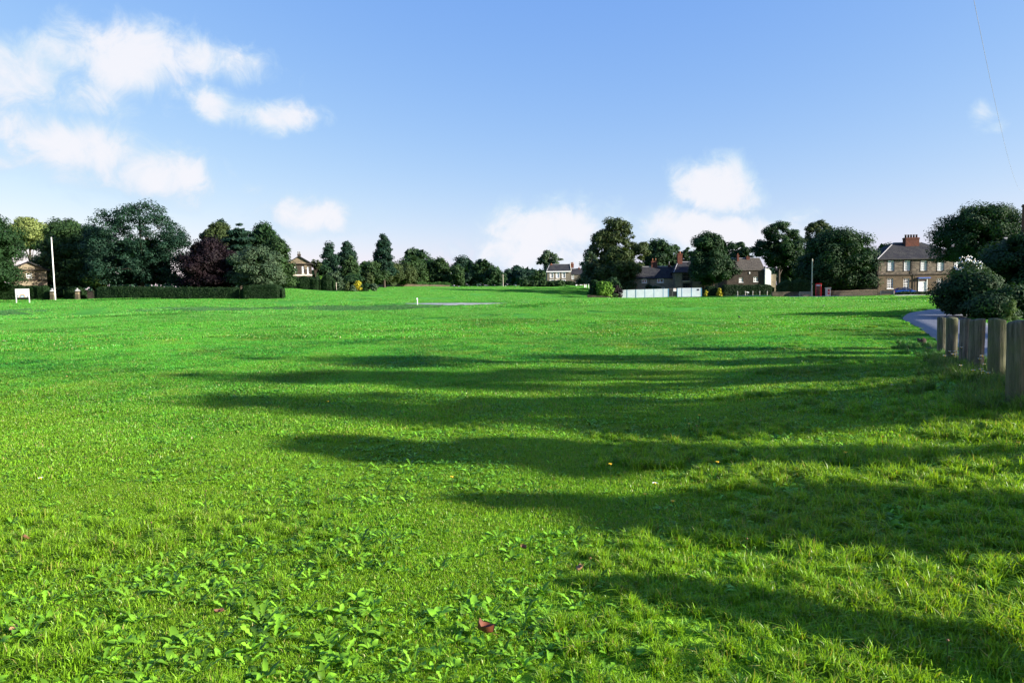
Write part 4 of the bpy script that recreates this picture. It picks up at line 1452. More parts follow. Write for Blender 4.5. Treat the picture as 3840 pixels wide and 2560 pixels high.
e = thing('distant_pole', 'slender pale pole before the far trees at the top of the green', 'pole', (X, 225, z0))
ht = ZP(1887, 1029, 225) - z0
MB().lathe([(.14, -.2), (.12, ht * .5), (.09, ht)], 8).build('shaft', M['pale_wood'], e)
MB().box(-.4, .4, -.05, .05, ht - .35, ht - .25).build('crossarm', M['pale_wood'], e)

# ------------------------------------------------------------------ blue car
D = 116.6
X = XP(3391, D)
z0 = gzf(X, D) + .03
e = thing('parked_car', 'low blue car parked in front of the big stone house', 'car', (X, D, z0))
# longitudinal stations (x, half width, sill z, belt z); nose to the right
st = [(-2.1, .60, .45, .72), (-2.02, .76, .32, .84), (-1.6, .84, .24, .90), (-.9, .86, .22, .92), (0, .87, .22, .91), (.9, .86, .22, .88), (1.5, .82, .24, .80), (1.95, .72, .3, .68), (2.1, .5, .42, .58)]
mb = MB()
vs = []
for (x, w, s, b_) in st:
    vs += [(x, -w * .92, s), (x, -w, s + .18), (x, -w, (s + b_) / 2 + .06), (x, -w * .95, b_ - .02), (x, -w * .6, b_ + .03), (x, w * .6, b_ + .03), (x, w * .95, b_ - .02), (x, w, (s + b_) / 2 + .06), (x, w, s + .18), (x, w * .92, s)]
fs = [(i * 10 + k, i * 10 + k + 1, (i + 1) * 10 + k + 1, (i + 1) * 10 + k) for i in range(len(st) - 1) for k in range(9)]
fs += [(i * 10 + 9, i * 10, (i + 1) * 10, (i + 1) * 10 + 9) for i in range(len(st) - 1)]
fs += [tuple(range(10)), tuple(range(len(st) * 10 - 1, len(st) * 10 - 11, -1))]
body = mb.add(vs, fs).build('body', M['car_paint'], e, True)
gh = [(-1.55, .70, .90), (-.75, .60, 1.30), (-.1, .60, 1.36), (.25, .60, 1.34), (1.05, .72, .88)]
vs = []
for (x, w, zt_) in gh:
    vs += [(x, -w, zt_), (x, w, zt_)]
base_ = [(-1.55, .76), (-.75, .78), (-.1, .79), (.25, .78), (1.05, .74)]
for (x, w) in base_:
    vs += [(x, -w, .89), (x, w, .89)]
fs = []
for i in range(4):
    fs += [(2 * i, 2 * i + 2, 2 * i + 3, 2 * i + 1), (10 + 2 * i, 12 + 2 * i, 2 * i + 2, 2 * i), (11 + 2 * i, 2 * i + 1, 2 * i + 3, 13 + 2 * i)]
MB().add(vs, fs).build('windows', M['glass'], e, True)
MB().add([(-.72, -.61, 1.305), (-.1, -.61, 1.366), (.25, -.61, 1.345), (.25, .61, 1.345), (-.1, .61, 1.366), (-.72, .61, 1.305), (-.72, -.61, 1.33), (-.1, -.61, 1.39), (.25, -.61, 1.37), (.25, .61, 1.37), (-.1, .61, 1.39), (-.72, .61, 1.33)],
         [(6, 7, 10, 11), (7, 8, 9, 10), (0, 1, 7, 6), (1, 2, 8, 7), (3, 4, 10, 9), (4, 5, 11, 10), (5, 0, 6, 11), (2, 3, 9, 8)]).build('roof_panel', M['car_paint'], e)
for sx in (-1, 1):
    MB().tube([(.25, sx * .62, 1.34), (1.05, sx * .74, .90)], .03, 5).tube([(-.72, sx * .62, 1.31), (-1.55, sx * .74, .90)], .035, 5).tube([(-.1, sx * .63, 1.36), (-.12, sx * .79, .9)], .025, 5).build('window_pillar', M['chrome' if sx < 0 else 'car_paint'], e)
    MB().box(1.86, 2.03, sx * .62 - .12, sx * .62 + .12, .56, .67).build('headlight', M['lamp_white'], e)
    MB().box(-2.1, -2.0, sx * .62 - .14, sx * .62 + .14, .64, .78).build('tail_light', M['lamp_red'], e)
    MB().box(.75, .92, sx * .92 - .07, sx * .92 + .07, .86, .97).build('mirror', M['car_paint'], e)
    for x in (-1.3, 1.3):
        wv = MB()
        n = 18
        for (r_, y_) in ((.2, -.09), (.31, -.1), (.31, .1), (.2, .09)):
            wv.v += [(x + r_ * math.cos(2 * math.pi * k / n), sx * .78 + y_, .31 + r_ * math.sin(2 * math.pi * k / n)) for k in range(n)]
        wv.f += [(i * n + k, i * n + (k + 1) % n, (i + 1) * n + (k + 1) % n, (i + 1) * n + k) for i in range(3) for k in range(n)]
        wh = wv.build('wheel', M['rubber'], e)
        rm = MB()
        rm.v += [(x + .2 * math.cos(2 * math.pi * k / n), sx * .78 + sx * .075, .31 + .2 * math.sin(2 * math.pi * k / n)) for k in range(n)] + [(x, sx * .78 + sx * .1, .31)]
        rm.f += [(k, (k + 1) % n, n) for k in range(n)]
        rm.build('rim', M['chrome'], wh)

# ------------------------------------------------------------------ hedges
hedge('clipped_hedge', 'tall dark clipped hedge behind the rainbow sign', -60, 190, 1071, 111.5, 1.4)
hedge('round_hedge', 'small round-topped clipped hedge behind the banded gate pillar', 248, 315, 1072, 112, 1.6, rounded=1.3)
hedge('long_hedge', 'long dark clipped hedge running below the big oak and copper beech', 360, 905, 1074, 110.5, 1.5, ytop1=1078, D1=109.5)
hedge('corner_hedge', 'dark green clipped hedge end below the pale rounded tree', 905, 1062, 1071, 109, 1.8, rounded=.8, ytop1=1064)
hedge('shadowy_hedge', 'dark loose hedge below the gabled stone house', 1050, 1205, 1036, 157, 2.0, wob=.15, ytop1=1040)
hedge('arched_hedge', 'dark hedge with rounded hump beside the pale gate posts', 1205, 1255, 1032, 157, 2.0, wob=.1, rounded=2.0)
hedge('low_mound_hedge', 'bright green rounded hedge mound on the pale garden wall', 1411, 1474, 1045, 231.5, 2.0, 'bright', rounded=3.0, wob=.08)
hedge('mound_hedge', 'longer bright green hedge mound on the pale garden wall', 1472, 1532, 1050, 231.8, 2.0, 'bright', rounded=2.6, wob=.08)
hedge('wall_hedge', 'thin dark green hedge above the end of the pale garden wall', 1545, 1690, 1057, 232, 1.4, 'bright', wob=.1, ytop1=1060)
hedge('topiary_hedge', 'long clipped dark hedge in front of the far stone house', 1952, 2160, 1052, 219, 2.0, 'hedge', ytop1=1055, rounded=2.5)
for x0, x1, yt, lb in ((1958, 1984, 1043, 'domed dark topiary bush at the end of the far clipped hedge'), (1995, 2020, 1049, 'low green topiary mound in the far clipped hedge'),
                       (2020, 2048, 1048, 'taller green topiary mound left of the far house'), (2058, 2082, 1049, 'dark green topiary mound below the far house window'), (2088, 2114, 1048, 'bright green topiary mound below the far house door')):
    shrub('topiary_bush', lb, x0, x1, yt, 216, 'mid', depth=1.0, group='topiary mounds along the far hedge')
hedge('box_hedge', 'clipped square hedge with a yellow shrub at each end beside the hoarding', 2640, 2692, 1074, 142, 1.6)
hedge('garden_hedge', 'long clipped dark hedge in front of the dark stone house', 2700, 2898, 1069, 141, 1.6, ytop1=1067)
hedge('bushy_hedge', 'tall bushy green hedge growing over the low wall behind the bench', 2918, 3056, 1052, 123.5, 2.4, 'mid', wob=.25, rounded=1.6, ytop1=1050)
hedge('yard_hedge', 'clipped dark hedge behind the taller back wall', 3190, 3262, 1052, 126, 1.4)
hedge('house_hedge', 'low dark hedge in front of the blue car', 3354, 3500, 1093, 113.6, .8, wob=.06)

# ------------------------------------------------------------------ far wood behind everything
rng = np.random.default_rng(77)
N = 16000
aa = rng.uniform(R(-46), R(46), N)
DD = rng.uniform(315, 345, N)
wx = DD * np.tan(aa)
top = 8.5 + 1.6 * np.sin(aa * 37) + 1.2 * np.sin(aa * 91 + 1)
wz = gz(wx, DD) - 1 + top * rng.uniform(0, 1, N) ** .8
nn = rng.normal(size=(N, 3)) + [0, -.3, .5]
nn /= np.linalg.norm(nn, axis=1)[:, None]
co, f = leaf_quads(np.stack([wx, DD, wz], -1), nn, 2.2, 1.5, rng)
tag(obj('distant_wood', np_mesh('distant_wood', co, f, 4, M['leaf_blue'], rng.uniform(0, .6, N))), 'low belt of distant woodland behind the houses', None, kind='stuff')

# ------------------------------------------------------------------ trees, left side
tree('edge_tree', 'dark leafy tree standing over the stone lodge', -190, 52, 745, 108, 'dome', 'deep', ycrown=1078, lump=.25)
tree('sunlit_tree', 'pale yellow-green tree crown sunlit behind the lodge trees', 45, 175, 808, 150, 'round', 'pale', ycrown=930)
tree('mixed_tree', 'green tree with olive top behind the flagpole', 150, 345, 800, 134, 'dome', 'mid', ycrown=1060)
tree('flagpole_tree', 'mid green leafy tree right behind the white flagpole', 172, 352, 838, 122, 'dome', 'mid', ycrown=1076)
tree('gateway_tree', 'dark tree filling the gap between flagpole tree and big oak', 270, 420, 830, 124, 'dome', 'blue', ycrown=1070)
tree('big_oak', 'largest broad dark oak with lacy top behind the long hedge', 338, 712, 738, 118, 'dome', 'blue', ycrown=1072, gap=.16, dens=1.1, lump=.12)
tree('copper_beech', 'dark purple copper beech behind the long hedge', 685, 885, 888, 114, 'dome', 'copper', ycrown=1078, dens=1.2)
tree('lacy_tree', 'thin-leaved olive tree rising behind the copper beech', 756, 905, 826, 130, 'spread', 'olive', ycrown=1000, gap=.2)
tree('pointed_fir', 'narrow pointed fir tip behind the olive tree', 806, 866, 811, 133, 'cone', 'blue', ycrown=1040)
tree('layered_pine', 'blue-green pine with layered boughs behind the pale rounded tree', 838, 958, 832, 122, 'column', 'blue', ycrown=1050, layered=True, dens=1.2)
tree('round_tree', 'dark round-headed tree behind the pale rounded tree', 928, 1050, 834, 128, 'round', 'deep', ycrown=1000)
tree('sloping_tree', 'dark green tree sloping down towards the gabled house', 975, 1098, 878, 124, 'dome', 'mid', ycrown=1072)
tree('pale_round_tree', 'pale green rounded small tree behind the corner hedge', 872, 1066, 920, 113, 'round', 'grey', ycrown=1076, dens=1.15, lump=.3)
shrub('gateway_shrub', 'dark shrub filling the gateway between the two stone pillars', 198, 262, 1070, 117, 'deep')
tree('hedge_shrub', 'yellow-green spreading shrub above the long hedge', 318, 425, 1012, 115, 'spread', 'light', ycrown=1074, cat='shrub')
tree('bare_topped_tree', 'small open crooked tree between the gabled house and conifers', 1160, 1205, 968, 168, 'spread', 'olive', ycrown=1010, gap=.45, dens=.5)
# conifers and garden behind the top of the green
tree('twin_conifer', 'dark columnar conifer with split tip nearest the gabled house', 1200, 1272, 903, 178, 'column', 'blue', ycrown=1062, lump=.1)
tree('broad_conifer', 'dark columnar conifer with two heads standing behind a greener one', 1264, 1342, 898, 182, 'column', 'blue', ycrown=1062, lump=.1)
tree('green_conifer', 'greener columnar conifer in front of the two-headed one', 1280, 1344, 948, 174, 'column', 'mid', ycrown=1066, lump=.1)
tree('lone_conifer', 'tall single columnar conifer standing above the shrubs', 1400, 1478, 873, 205, 'column', 'blue', ycrown=1040, dens=1.2, lump=.1)
shrub('dark_shrub', 'dark rounded shrub at the foot of the split conifer', 1165, 1245, 992, 172, 'deep')
shrub('lime_shrub', 'lime green shrub top over the dark hedge', 1184, 1224, 1027, 160, 'lime')
shrub('grey_shrub', 'grey-green feathery small tree beside the pale gate posts', 1232, 1284, 1010, 162, 'grey', lump=.35)
shrub('dark_garden_shrub', 'dark spreading shrub below the greener conifer', 1276, 1362, 1022, 165, 'deep')
shrub('yellow_shrub', 'small bright yellow shrub at the garden edge', 1330, 1353, 1048, 158, 'yellow')
shrub('bronze_shrub', 'bronze-green rounded shrub beside the bright yellow one', 1350, 1398, 1016, 168, 'olive')
for x0, x1, yt, pal, lb in ((1288, 1312, 1054, 'olive', 'low olive plant beside the yellow shrub'), (1312, 1334, 1066, 'grey', 'low grey-green plant left of the yellow shrub'), (1334, 1360, 1068, 'grey', 'low silvery plant at the foot of the yellow shrub'),
                            (1360, 1390, 1060, 'deep', 'dark low cushion plant under the bronze shrub'), (1390, 1416, 1058, 'grey', 'pale silvery shrub at the end of the pale garden wall')):
    shrub('border_plant', lb, x0, x1, yt, 156.5 if x1 < 1360 else 160, pal, group='garden border plants')
tree('airy_shrub_tree', 'loose green shrub tree left of the lone conifer', 1330, 1440, 975, 200, 'round', 'mid', ycrown=1066)
tree('wall_tree', 'light green shrub tree below the lone conifer', 1395, 1500, 965, 215, 'dome', 'olive', ycrown=1066)
tree('olive_bush_tree', 'low olive bushy tree above the garden wall', 1455, 1560, 985, 226, 'dome', 'olive', ycrown=1062)
tree('domed_tree', 'large dome-shaped dark tree above the garden wall', 1495, 1622, 925, 245, 'dome', 'deep', ycrown=1062)
tree('willowy_tree', 'soft green tree in front of the large domed tree', 1500, 1600, 952, 234, 'round', 'mid', ycrown=1062)
tree('dark_round_tree', 'dark round tree right of the large domed tree', 1590, 1650, 958, 252, 'round', 'deep', ycrown=1066)
tree('poplar_like_tree', 'upright green tree at the end of the garden wall', 1606, 1690, 958, 240, 'column', 'mid', ycrown=1068)
tree('lower_green_tree', 'small brighter green tree at the wall end', 1686, 1740, 988, 236, 'dome', 'mid', ycrown=1070)
tree('far_dark_tree', 'broad far dark tree left of the pointed one', 1690, 1790, 960, 262, 'dome', 'blue', ycrown=1066)
tree('pointed_crown_tree', 'far tree with a pointed crown and pale thin trunk', 1770, 1850, 960, 250, 'round', 'deep', ycrown=1058)
tree('low_slope_tree', 'far rounded tree sloping down towards the slender pole', 1815, 1890, 996, 244, 'dome', 'deep', ycrown=1066)
tree('tiny_far_tree', 'small far tree with a tufted top right of the slender pole', 1888, 1925, 1000, 285, 'round', 'blue', ycrown=1060)
tree('knob_tree', 'far round-headed tree standing above the low far trees', 1918, 1962, 986, 290, 'round', 'blue', ycrown=1050)
tree('low_far_tree', 'wide low bluish tree behind the far clipped hedge', 1900, 2010, 1010, 280, 'dome', 'blue', ycrown=1062)
tree('far_house_tree', 'dark tree left of the far stone house', 1990, 2060, 1008, 245, 'dome', 'mid', ycrown=1064)
tree('open_tree', 'thin open-crowned tree behind the far stone house roof', 2018, 2106, 932, 250, 'spread', 'grey', ycrown=1020, gap=.35, dens=.75)

# ------------------------------------------------------------------ trees, right side
tree('big_willow', 'large see-through tree with lacy crown left of the low cottage', 2205, 2408, 805, 172, 'round', 'olive', ycrown=1088, gap=.30, dens=.95, lump=.16)
tree('willow_skirt_tree', 'weeping pale-leaved tree hanging left of the large lacy tree', 2178, 2250, 935, 165, 'sky', 'grey', ycrown=1060, gap=.25, dens=.7, droop=.5)
tree('small_dark_tree', 'small dark tree in front of the lower attached house', 2172, 2262, 1000, 190, 'dome', 'deep', ycrown=1064)
tree('dense_willow_half', 'dense brownish-green lower tree in front of the lacy one', 2262, 2385, 905, 160, 'dome', 'olive', ycrown=1092, dens=1.1, gap=.08)
shrub('ivy_shrub', 'dark rounded shrub beside the hoarding end', 2265, 2325, 1032, 148, 'deep')
shrub('bright_shrub', 'bright green feathery shrub on the low verge wall', 2232, 2296, 1050, 141, 'lime', lump=.3)
shrub('dark_verge_shrub', 'dark upright shrub left of the bright feathery one', 2211, 2252, 1046, 142, 'deep', kind='column')
shrub('red_tinged_shrub', 'reddish-brown shrub between bright shrub and hoarding', 2284, 2330, 1066, 146, 'copper')
shrub('low_verge_shrub', 'low green plants at the hoarding foot', 2288, 2321, 1098, 144, 'mid')
shrub('cottage_shrub', 'dark rounded shrub against the low cottage wall', 2414, 2450, 1062, 157, 'deep')
shrub('cottage_wall_shrub', 'grey-green shrub against the low cottage wall', 2444, 2476, 1066, 156, 'grey')
tree('behind_cottage_tree', 'large dark round tree behind the low cottage roof', 2405, 2540, 890, 185, 'dome', 'deep', ycrown=1040)
tree('lacy_small_tree', 'open lacy tree between the two cottage chimneys', 2508, 2560, 910, 192, 'spread', 'deep', ycrown=1010, gap=.35, dens=.8)
tree('chimney_tree', 'dark open tree behind the hipped house chimney', 2545, 2620, 918, 188, 'dome', 'deep', ycrown=1020, gap=.2)
tree('street_tree', 'large dark tree in front of the tan stone house', 2590, 2742, 856, 151, 'round', 'deep', ycrown=1066, gap=.1, lump=.28)
tree('street_tree_skirt', 'wide dark lower tree in front of the tan stone house', 2600, 2752, 945, 149.5, 'dome', 'deep', ycrown=1052)
tree('back_row_tree', 'open dark tree behind the dark stone house', 2700, 2826, 898, 182, 'dome', 'deep', ycrown=1010, gap=.22)
tree('yellowish_shrub_tree', 'light green bush behind the dark stone house chimneys', 2768, 2830, 962, 178, 'dome', 'light', ycrown=1030)
tree('lollipop_tree', 'tall rounded tree with sky showing through beside the white end wall', 2838, 3005, 822, 150, 'round', 'deep', ycrown=1000, gap=.27, dens=1.0, lump=.1)
tree('lollipop_skirt', 'dark lower tree hanging before the white end wall', 2918, 3010, 950, 152, 'round', 'deep', ycrown=1064, gap=.1)
tree('golden_tree', 'olive-gold tree top rising behind the dark broad tree', 3004, 3128, 816, 172, 'round', 'olive', ycrown=1000, gap=.22)
tree('broad_dark_tree', 'broad dark tree left of the big stone house', 3022, 3284, 850, 125, 'dome', 'deep', ycrown=1078, dens=1.1, lump=.14)
tree('ash_sapling', 'lighter green upright tree behind the phone box', 3062, 3212, 920, 122.5, 'round', 'mid', ycrown=1082, lump=.35)
tree('pole_tree', 'dark small tree behind the bare wooden pole', 2990, 3080, 945, 130, 'round', 'deep', ycrown=1030, gap=.12)
tree('roof_edge_tree', 'dark tree behind the left corner of the big stone house', 3270, 3372, 906, 150, 'dome', 'deep', ycrown=1040)
shrub('gold_shrub', 'bright yellow conical shrub set into the clipped hedge', 2688, 2708, 1077, 140, 'yellow', kind='cone')
shrub('small_gold_shrub', 'small yellow shrub at the end of the square hedge', 2643, 2652, 1086, 140.5, 'yellow')
tree('sycamore', 'large dark sycamore in front of the right end of the big stone house', 3530, 3838, 752, 106, 'dome', 'deep', ycrown=980, dens=1.15, lump=.18)
# shrubs beside the drive
shrub('elder_bush', 'big green elder bush with white blossom beside the drive', 3526, 3750, 1000, 33.5, 'deep', ycrown=1205, leaf=.13, depth=.9, lump=.22, dens=1.1)
shrub('elder_blossom', 'tall elder with white flower heads beside the drive', 3560, 3710, 962, 35.5, 'mid', ycrown=1120, leaf=.13, lump=.25, dens=.8)
tree('drive_tree', 'dark leafy tree overhanging the wall beside the drive', 3690, 4060, 838, 37, 'dome', 'deep', ycrown=1180, leaf=.15, dens=1.1, lump=.22)
shrub('laurel_bush', 'dark green laurel bush under the tree beside the drive', 3640, 3900, 1075, 31.0, 'deep', leaf=.12, dens=1.0)
shrub('variegated_shrub', 'small yellow-leaved shrub at the foot of the drive tree', 3764, 3815, 1120, 28.5, 'light', leaf=.07)


def blossom(x0, x1, y0, y1, D, n, parent):
    rng = np.random.default_rng(5)
    mb = MB()
    for _ in range(n):
        p_ = P(rng.uniform(x0, x1), rng.uniform(y0, y1), D + rng.uniform(-.25, .35))
        q_ = p_ - Vector(parent.location)
        for k in range(9):
            c = q_ + Vector(rng.normal(0, .07, 3))
            s = rng.uniform(.025, .05)
            t_ = Vector(rng.normal(0, 1, 3)).normalized() * s
            b2 = t_.orthogonal().normalized() * s
            mb.add([c - t_, c + b2, c + t_, c - b2], [(0, 1, 2, 3)])
    o = mb.build('blossom', M['petal_white'], parent)
    o['kind'] = 'stuff'


eb = [o for o in COL.objects if o.name == 'elder_blossom'][0]
blossom(3605, 3690, 966, 1012, 34.6, 9, eb)
blossom(3575, 3600, 990, 1035, 34.2, 3, eb)

# trees on the far side of the drive, outside the frame: their shade falls across the lawn
for (X, Y, H, r_, zc0, lb, pal, gp) in ((13.0, .75, 5.3, .48, .8, 'slim young conifer on the near verge across the drive', 'deep', 0),
                                        (16.0, 1.35, 6.9, .6, 4.9, 'slender tree just behind the slim conifer across the drive', 'deep', .35),
                                        (20.0, 2.5, 9.9, 1.2, 1.6, 'mid-height tree across the drive past the slender one', 'deep', .4),
                                        (22.0, 4.8, 11.8, 1.5, 1.8, 'tallest tree across the drive, fourth along the verge', 'deep', .55),
                                        (24.0, 7.6, 12.0, 1.6, 1.8, 'tree across the drive, fifth along the verge', 'deep', .64),
                                        (28.0, 10.0, 9.0, 1.6, 1.8, 'tree across the drive, sixth along the verge', 'deep', .7),
                                        (33.0, 14.0, 9.0, 2.2, 1.8, 'spreading tree across the drive beside the garden wall', 'deep', .72)):
    rng = np.random.default_rng(int(X * 10))
    e = thing('verge_tree', lb, 'tree', (X, Y, gzf(X, Y)), 0, 'trees across the drive')
    ls = .2 if H > 5 else .1
    me, ctr = crown_mesh('crown', r_ * (2.0 if H > 7 else 1), r_, H - zc0, 'round' if H > 5 else 'cone', rng, 60 if H > 5 else 30, 9000 if H > 5 else 3500, ls, ls * .62, M['leaf_' + pal], gp)
    obj('crown', me, e, (0, 0, zc0))
    trunk_mesh(zc0, H * .93, .022 * H, ctr, rng, 12).build('trunk', M['bark'], e, True)

# ------------------------------------------------------------------ overhead cable
c0, c1 = P(3600, -260, 9.0), P(3846, 700, 66.0)
pts = []
for k in range(30):
    s = k / 29
    q_ = c0.lerp(c1, s)
    q_.z -= 1.5 * 4 * s * (1 - s)
    pts.append(q_)
o = MB().tube(pts, .0032, 5).build('overhead_cable', M['lead'])
tag(o, 'thin overhead cable slanting down the sky to the roadside house', 'cable')

# ------------------------------------------------------------------ wooden posts by the drive
def log_post(X, Y, r, ht, label, lean, seed):
    rng = np.random.default_rng(seed)
    z0 = gzf(X, Y)
    n = 28
    ph = rng.uniform(0, 6.28, 3)
    cracks = rng.uniform(0, 6.28, 3)
    lv = [-.25, 0, .12, .3, .5, .7, .9, .975, 1.0]
    vs = []
    for i, t_ in enumerate(lv):
        for k in range(n):
            a = 2 * math.pi * k / n
            rr = r * (1 + .03 * math.sin(2 * a + ph[0]) + .02 * math.sin(5 * a + ph[1]) + rng.normal(0, .006))
            for c in cracks:
                dlt = abs((a - c + math.pi) % (2 * math.pi) - math.pi)
                if dlt < .14 and t_ > .25:
                    rr -= r * .12 * (1 - dlt / .14)
            if i == len(lv) - 1:
                rr *= .90
            tz = ht * t_ + (.012 * math.sin(a + ph[2]) if t_ > .9 else 0)
            vs.append((rr * math.cos(a), rr * math.sin(a), tz))
    fs = [(i * n + k, i * n + (k + 1) % n, (i + 1) * n + (k + 1) % n, (i + 1) * n + k) for i in range(len(lv) - 1) for k in range(n)]
    tp = len(vs)
    vs.append((0, 0, ht + .012))
    fs += [((len(lv) - 1) * n + k, (len(lv) - 1) * n + (k + 1) % n, tp) for k in range(n)]
    o = MB().add(vs, fs).build('log_post', M['post_wood'], None, True)
    o.location = (X, Y, z0)
    o.rotation_euler = (lean[0], lean[1], 0)
    return tag(o, label, 'post', 'stout log posts along the drive')


LBL = ['stout log post beside the rotten stump, first of the row along the drive', 'second stout mossy log post from the rotten stump', 'third log post from the stump, thinner and dark grey',
       'fourth log post from the stump, mossy and wide', 'fifth log post from the stump, wide with a long crack', 'sixth log post from the stump, largest and dark', ]
POSTS = [(3536, 1190, 36), (3572, 1191, 45), (3619, 1196, 39), (3664, 1197, 56), (3744, 1196, 64), (3825, 1203, 78)]
POST_XY = []
for k, (x, yt, wpx) in enumerate(POSTS):
    r_ = .083 if k == 2 else .1
    D = 2 * r_ * F / wpx
    t_ = P(x, yt, D)
    z0 = gzf(t_.x, t_.y)
    POST_XY.append((t_.x, t_.y))
    log_post(t_.x, t_.y, r_ * .9, t_.z - z0, LBL[k], (random.uniform(-.02, .02), random.uniform(-.02, .02)), k + 3)
log_post(3.12, 1.86, .13, 1.24, 'unseen seventh log post, leant over to cast the narrow lawn shadow', (-R(46), 0), 21)  # out of view; lean and girth shaped to lay the near shadow streak
POST_XY.append((3.12, 1.92))
for (x, y, r_, ht, lb) in ((3456, 1300, .10, .20, 'rotten low tree stump at the grass edge beside the drive'), (3494, 1318, .13, .09, 'flat broken stump remnant between the stump and the first log post')):
    g_ = G(x, y)
    rng = np.random.default_rng(int(x))
    n = 20
    vs = []
    for t_ in (-.2, 0, .4, .8, 1.0):
        for k in range(n):
            a = 2 * math.pi * k / n
            rr = r_ * (1.35 - .35 * min(1, t_ * 2) + rng.normal(0, .05))
            vs.append((rr * math.cos(a), rr * math.sin(a), ht * t_ + (rng.normal(0, .02) if t_ > .7 else 0)))
    fs = [(i * n + k, i * n + (k + 1) % n, (i + 1) * n + (k + 1) % n, (i + 1) * n + k) for i in range(4) for k in range(n)]
    vs.append((0, 0, ht * .85))
    fs += [(4 * n + k, 4 * n + (k + 1) % n, 5 * n) for k in range(n)]
    o = MB().add(vs, fs).build('tree_stump', M['soil'], None, True)
    o.location = (g_.x, g_.y, gzf(g_.x, g_.y))
    tag(o, lb, 'stump', 'stumps by the drive')
    POST_XY.append((g_.x, g_.y))

# ------------------------------------------------------------------ lawn: blades and weeds
def blade_patch(name, size, n, hmin, hmax, wid, seed, lean=.5, tuft=0):
    rng = np.random.default_rng(seed)
    if tuft:
        tc_ = rng.uniform(-size / 2, size / 2, (tuft, 2))
        b = tc_[rng.integers(0, tuft, n)] + rng.normal(0, size * .035, (n, 2))
    else:
        b = rng.uniform(-size / 2, size / 2, (n, 2))
    hgt = hmin + (hmax - hmin) * rng.beta(2, 3, n)
    a = rng.uniform(0, 2 * np.pi, n)
    ln = np.abs(rng.normal(0, lean, n)) + .08
    dx, dy = np.cos(a), np.sin(a)
    w = wid * rng.uniform(.6, 1.3, n) / 2
    fa = rng.uniform(0, 2 * np.pi, n)
    px, py = np.cos(fa), np.sin(fa)
    z = np.zeros(n)
    base = np.stack([b[:, 0], b[:, 1], z - .012], -1)
    side = np.stack([px * w, py * w, z], -1)
    mid = base + np.stack([dx * ln * hgt * .35, dy * ln * hgt * .35, hgt * .6 + .012], -1)
    tip = base + np.stack([dx * ln * hgt * 1.05, dy * ln * hgt * 1.05, hgt * (1 - .35 * np.clip(ln, 0, 1)) + .012], -1)
    co = np.stack([base - side, base + side, mid + side * .85, mid - side * .85, tip + side * .12, tip - side * .12], 1).reshape(-1, 3)
    k = np.arange(n)[:, None] * 6
    f = np.stack([k + [0, 1, 2, 3], k + [3, 2, 4, 5]], 1).reshape(-1, 4)
    v = np.repeat(rng.uniform(0, 1, n), 2)
    return np_mesh(name, co, f, 4, M['blade'], v)


def leaf_strip(L, Wd, rise, bend, lobed, rng, az_, base=(0, 0, 0), twist=0.0, seg=9):
    """one broad leaf as a folded strip; returns verts and faces"""
    vs = []
    x, z = 0.012, 0.006
    ang = rise
    for i in range(seg + 1):
        t_ = i / seg
        if lobed:
            w = Wd * (.16 + .84 * t_ ** .8) * (1 if i % 2 else .38) if t_ < .86 else Wd * .62 * (1 - t_) / .14
        else:
            w = Wd * max(.10, math.sin(math.pi * (t_ ** .75)) ** .8) if 0 < t_ < 1 else Wd * (.12 if t_ == 0 else .02)
        w *= .5 * rng.uniform(.88, 1.12)
        fold = w * .35
        tw = twist * t_
        vs += [(x, -w * math.cos(tw), z + fold - w * math.sin(tw)), (x, 0, z), (x, w * math.cos(tw), z + fold + w * math.sin(tw))]
        x += L / seg * math.cos(ang)
        z += L / seg * math.sin(ang)
        ang -= bend / seg
    ca, sa = math.cos(az_), math.sin(az_)
    vs = [(p_[0] * ca - p_[1] * sa + base[0], p_[0] * sa + p_[1] * ca + base[1], max(p_[2], .003) + base[2]) for p_ in vs]
    fs = []
    for i in range(seg):
        a = 3 * i
        fs += [(a, a + 3, a + 4, a + 1), (a + 1, a + 4, a + 5, a + 2)]
    return vs, fs


def rosette(name, seed, lobed, nl, L, Wd, mat):
    rng = np.random.default_rng(seed)
    V, Fc, at = [], [], []
    a0 = rng.uniform(0, 6.28)
    for k in range(nl):
        vs, fs = leaf_strip(L * rng.uniform(.6, 1.2), Wd * rng.uniform(.75, 1.2), rng.uniform(.25, 1.15), rng.uniform(.5, 1.5), lobed, rng, a0 + k * 2.4 + rng.normal(0, .25), twist=rng.normal(0, .4))
        o_ = len(V)
        V += vs
        Fc += [tuple(i + o_ for i in f) for f in fs]
        at += [float(np.clip(rng.normal(.48, .24), 0, .92))] * len(fs)
    return np_mesh(name, np.array(V), np.array(Fc), 4, mat, np.array(at))


def proto_collection(name, meshes):
    c = bpy.data.collections.new(name)
    for i, me in enumerate(meshes):
        c.objects.link(bpy.data.objects.new(f'{name}_{i:02d}', me))
    return c


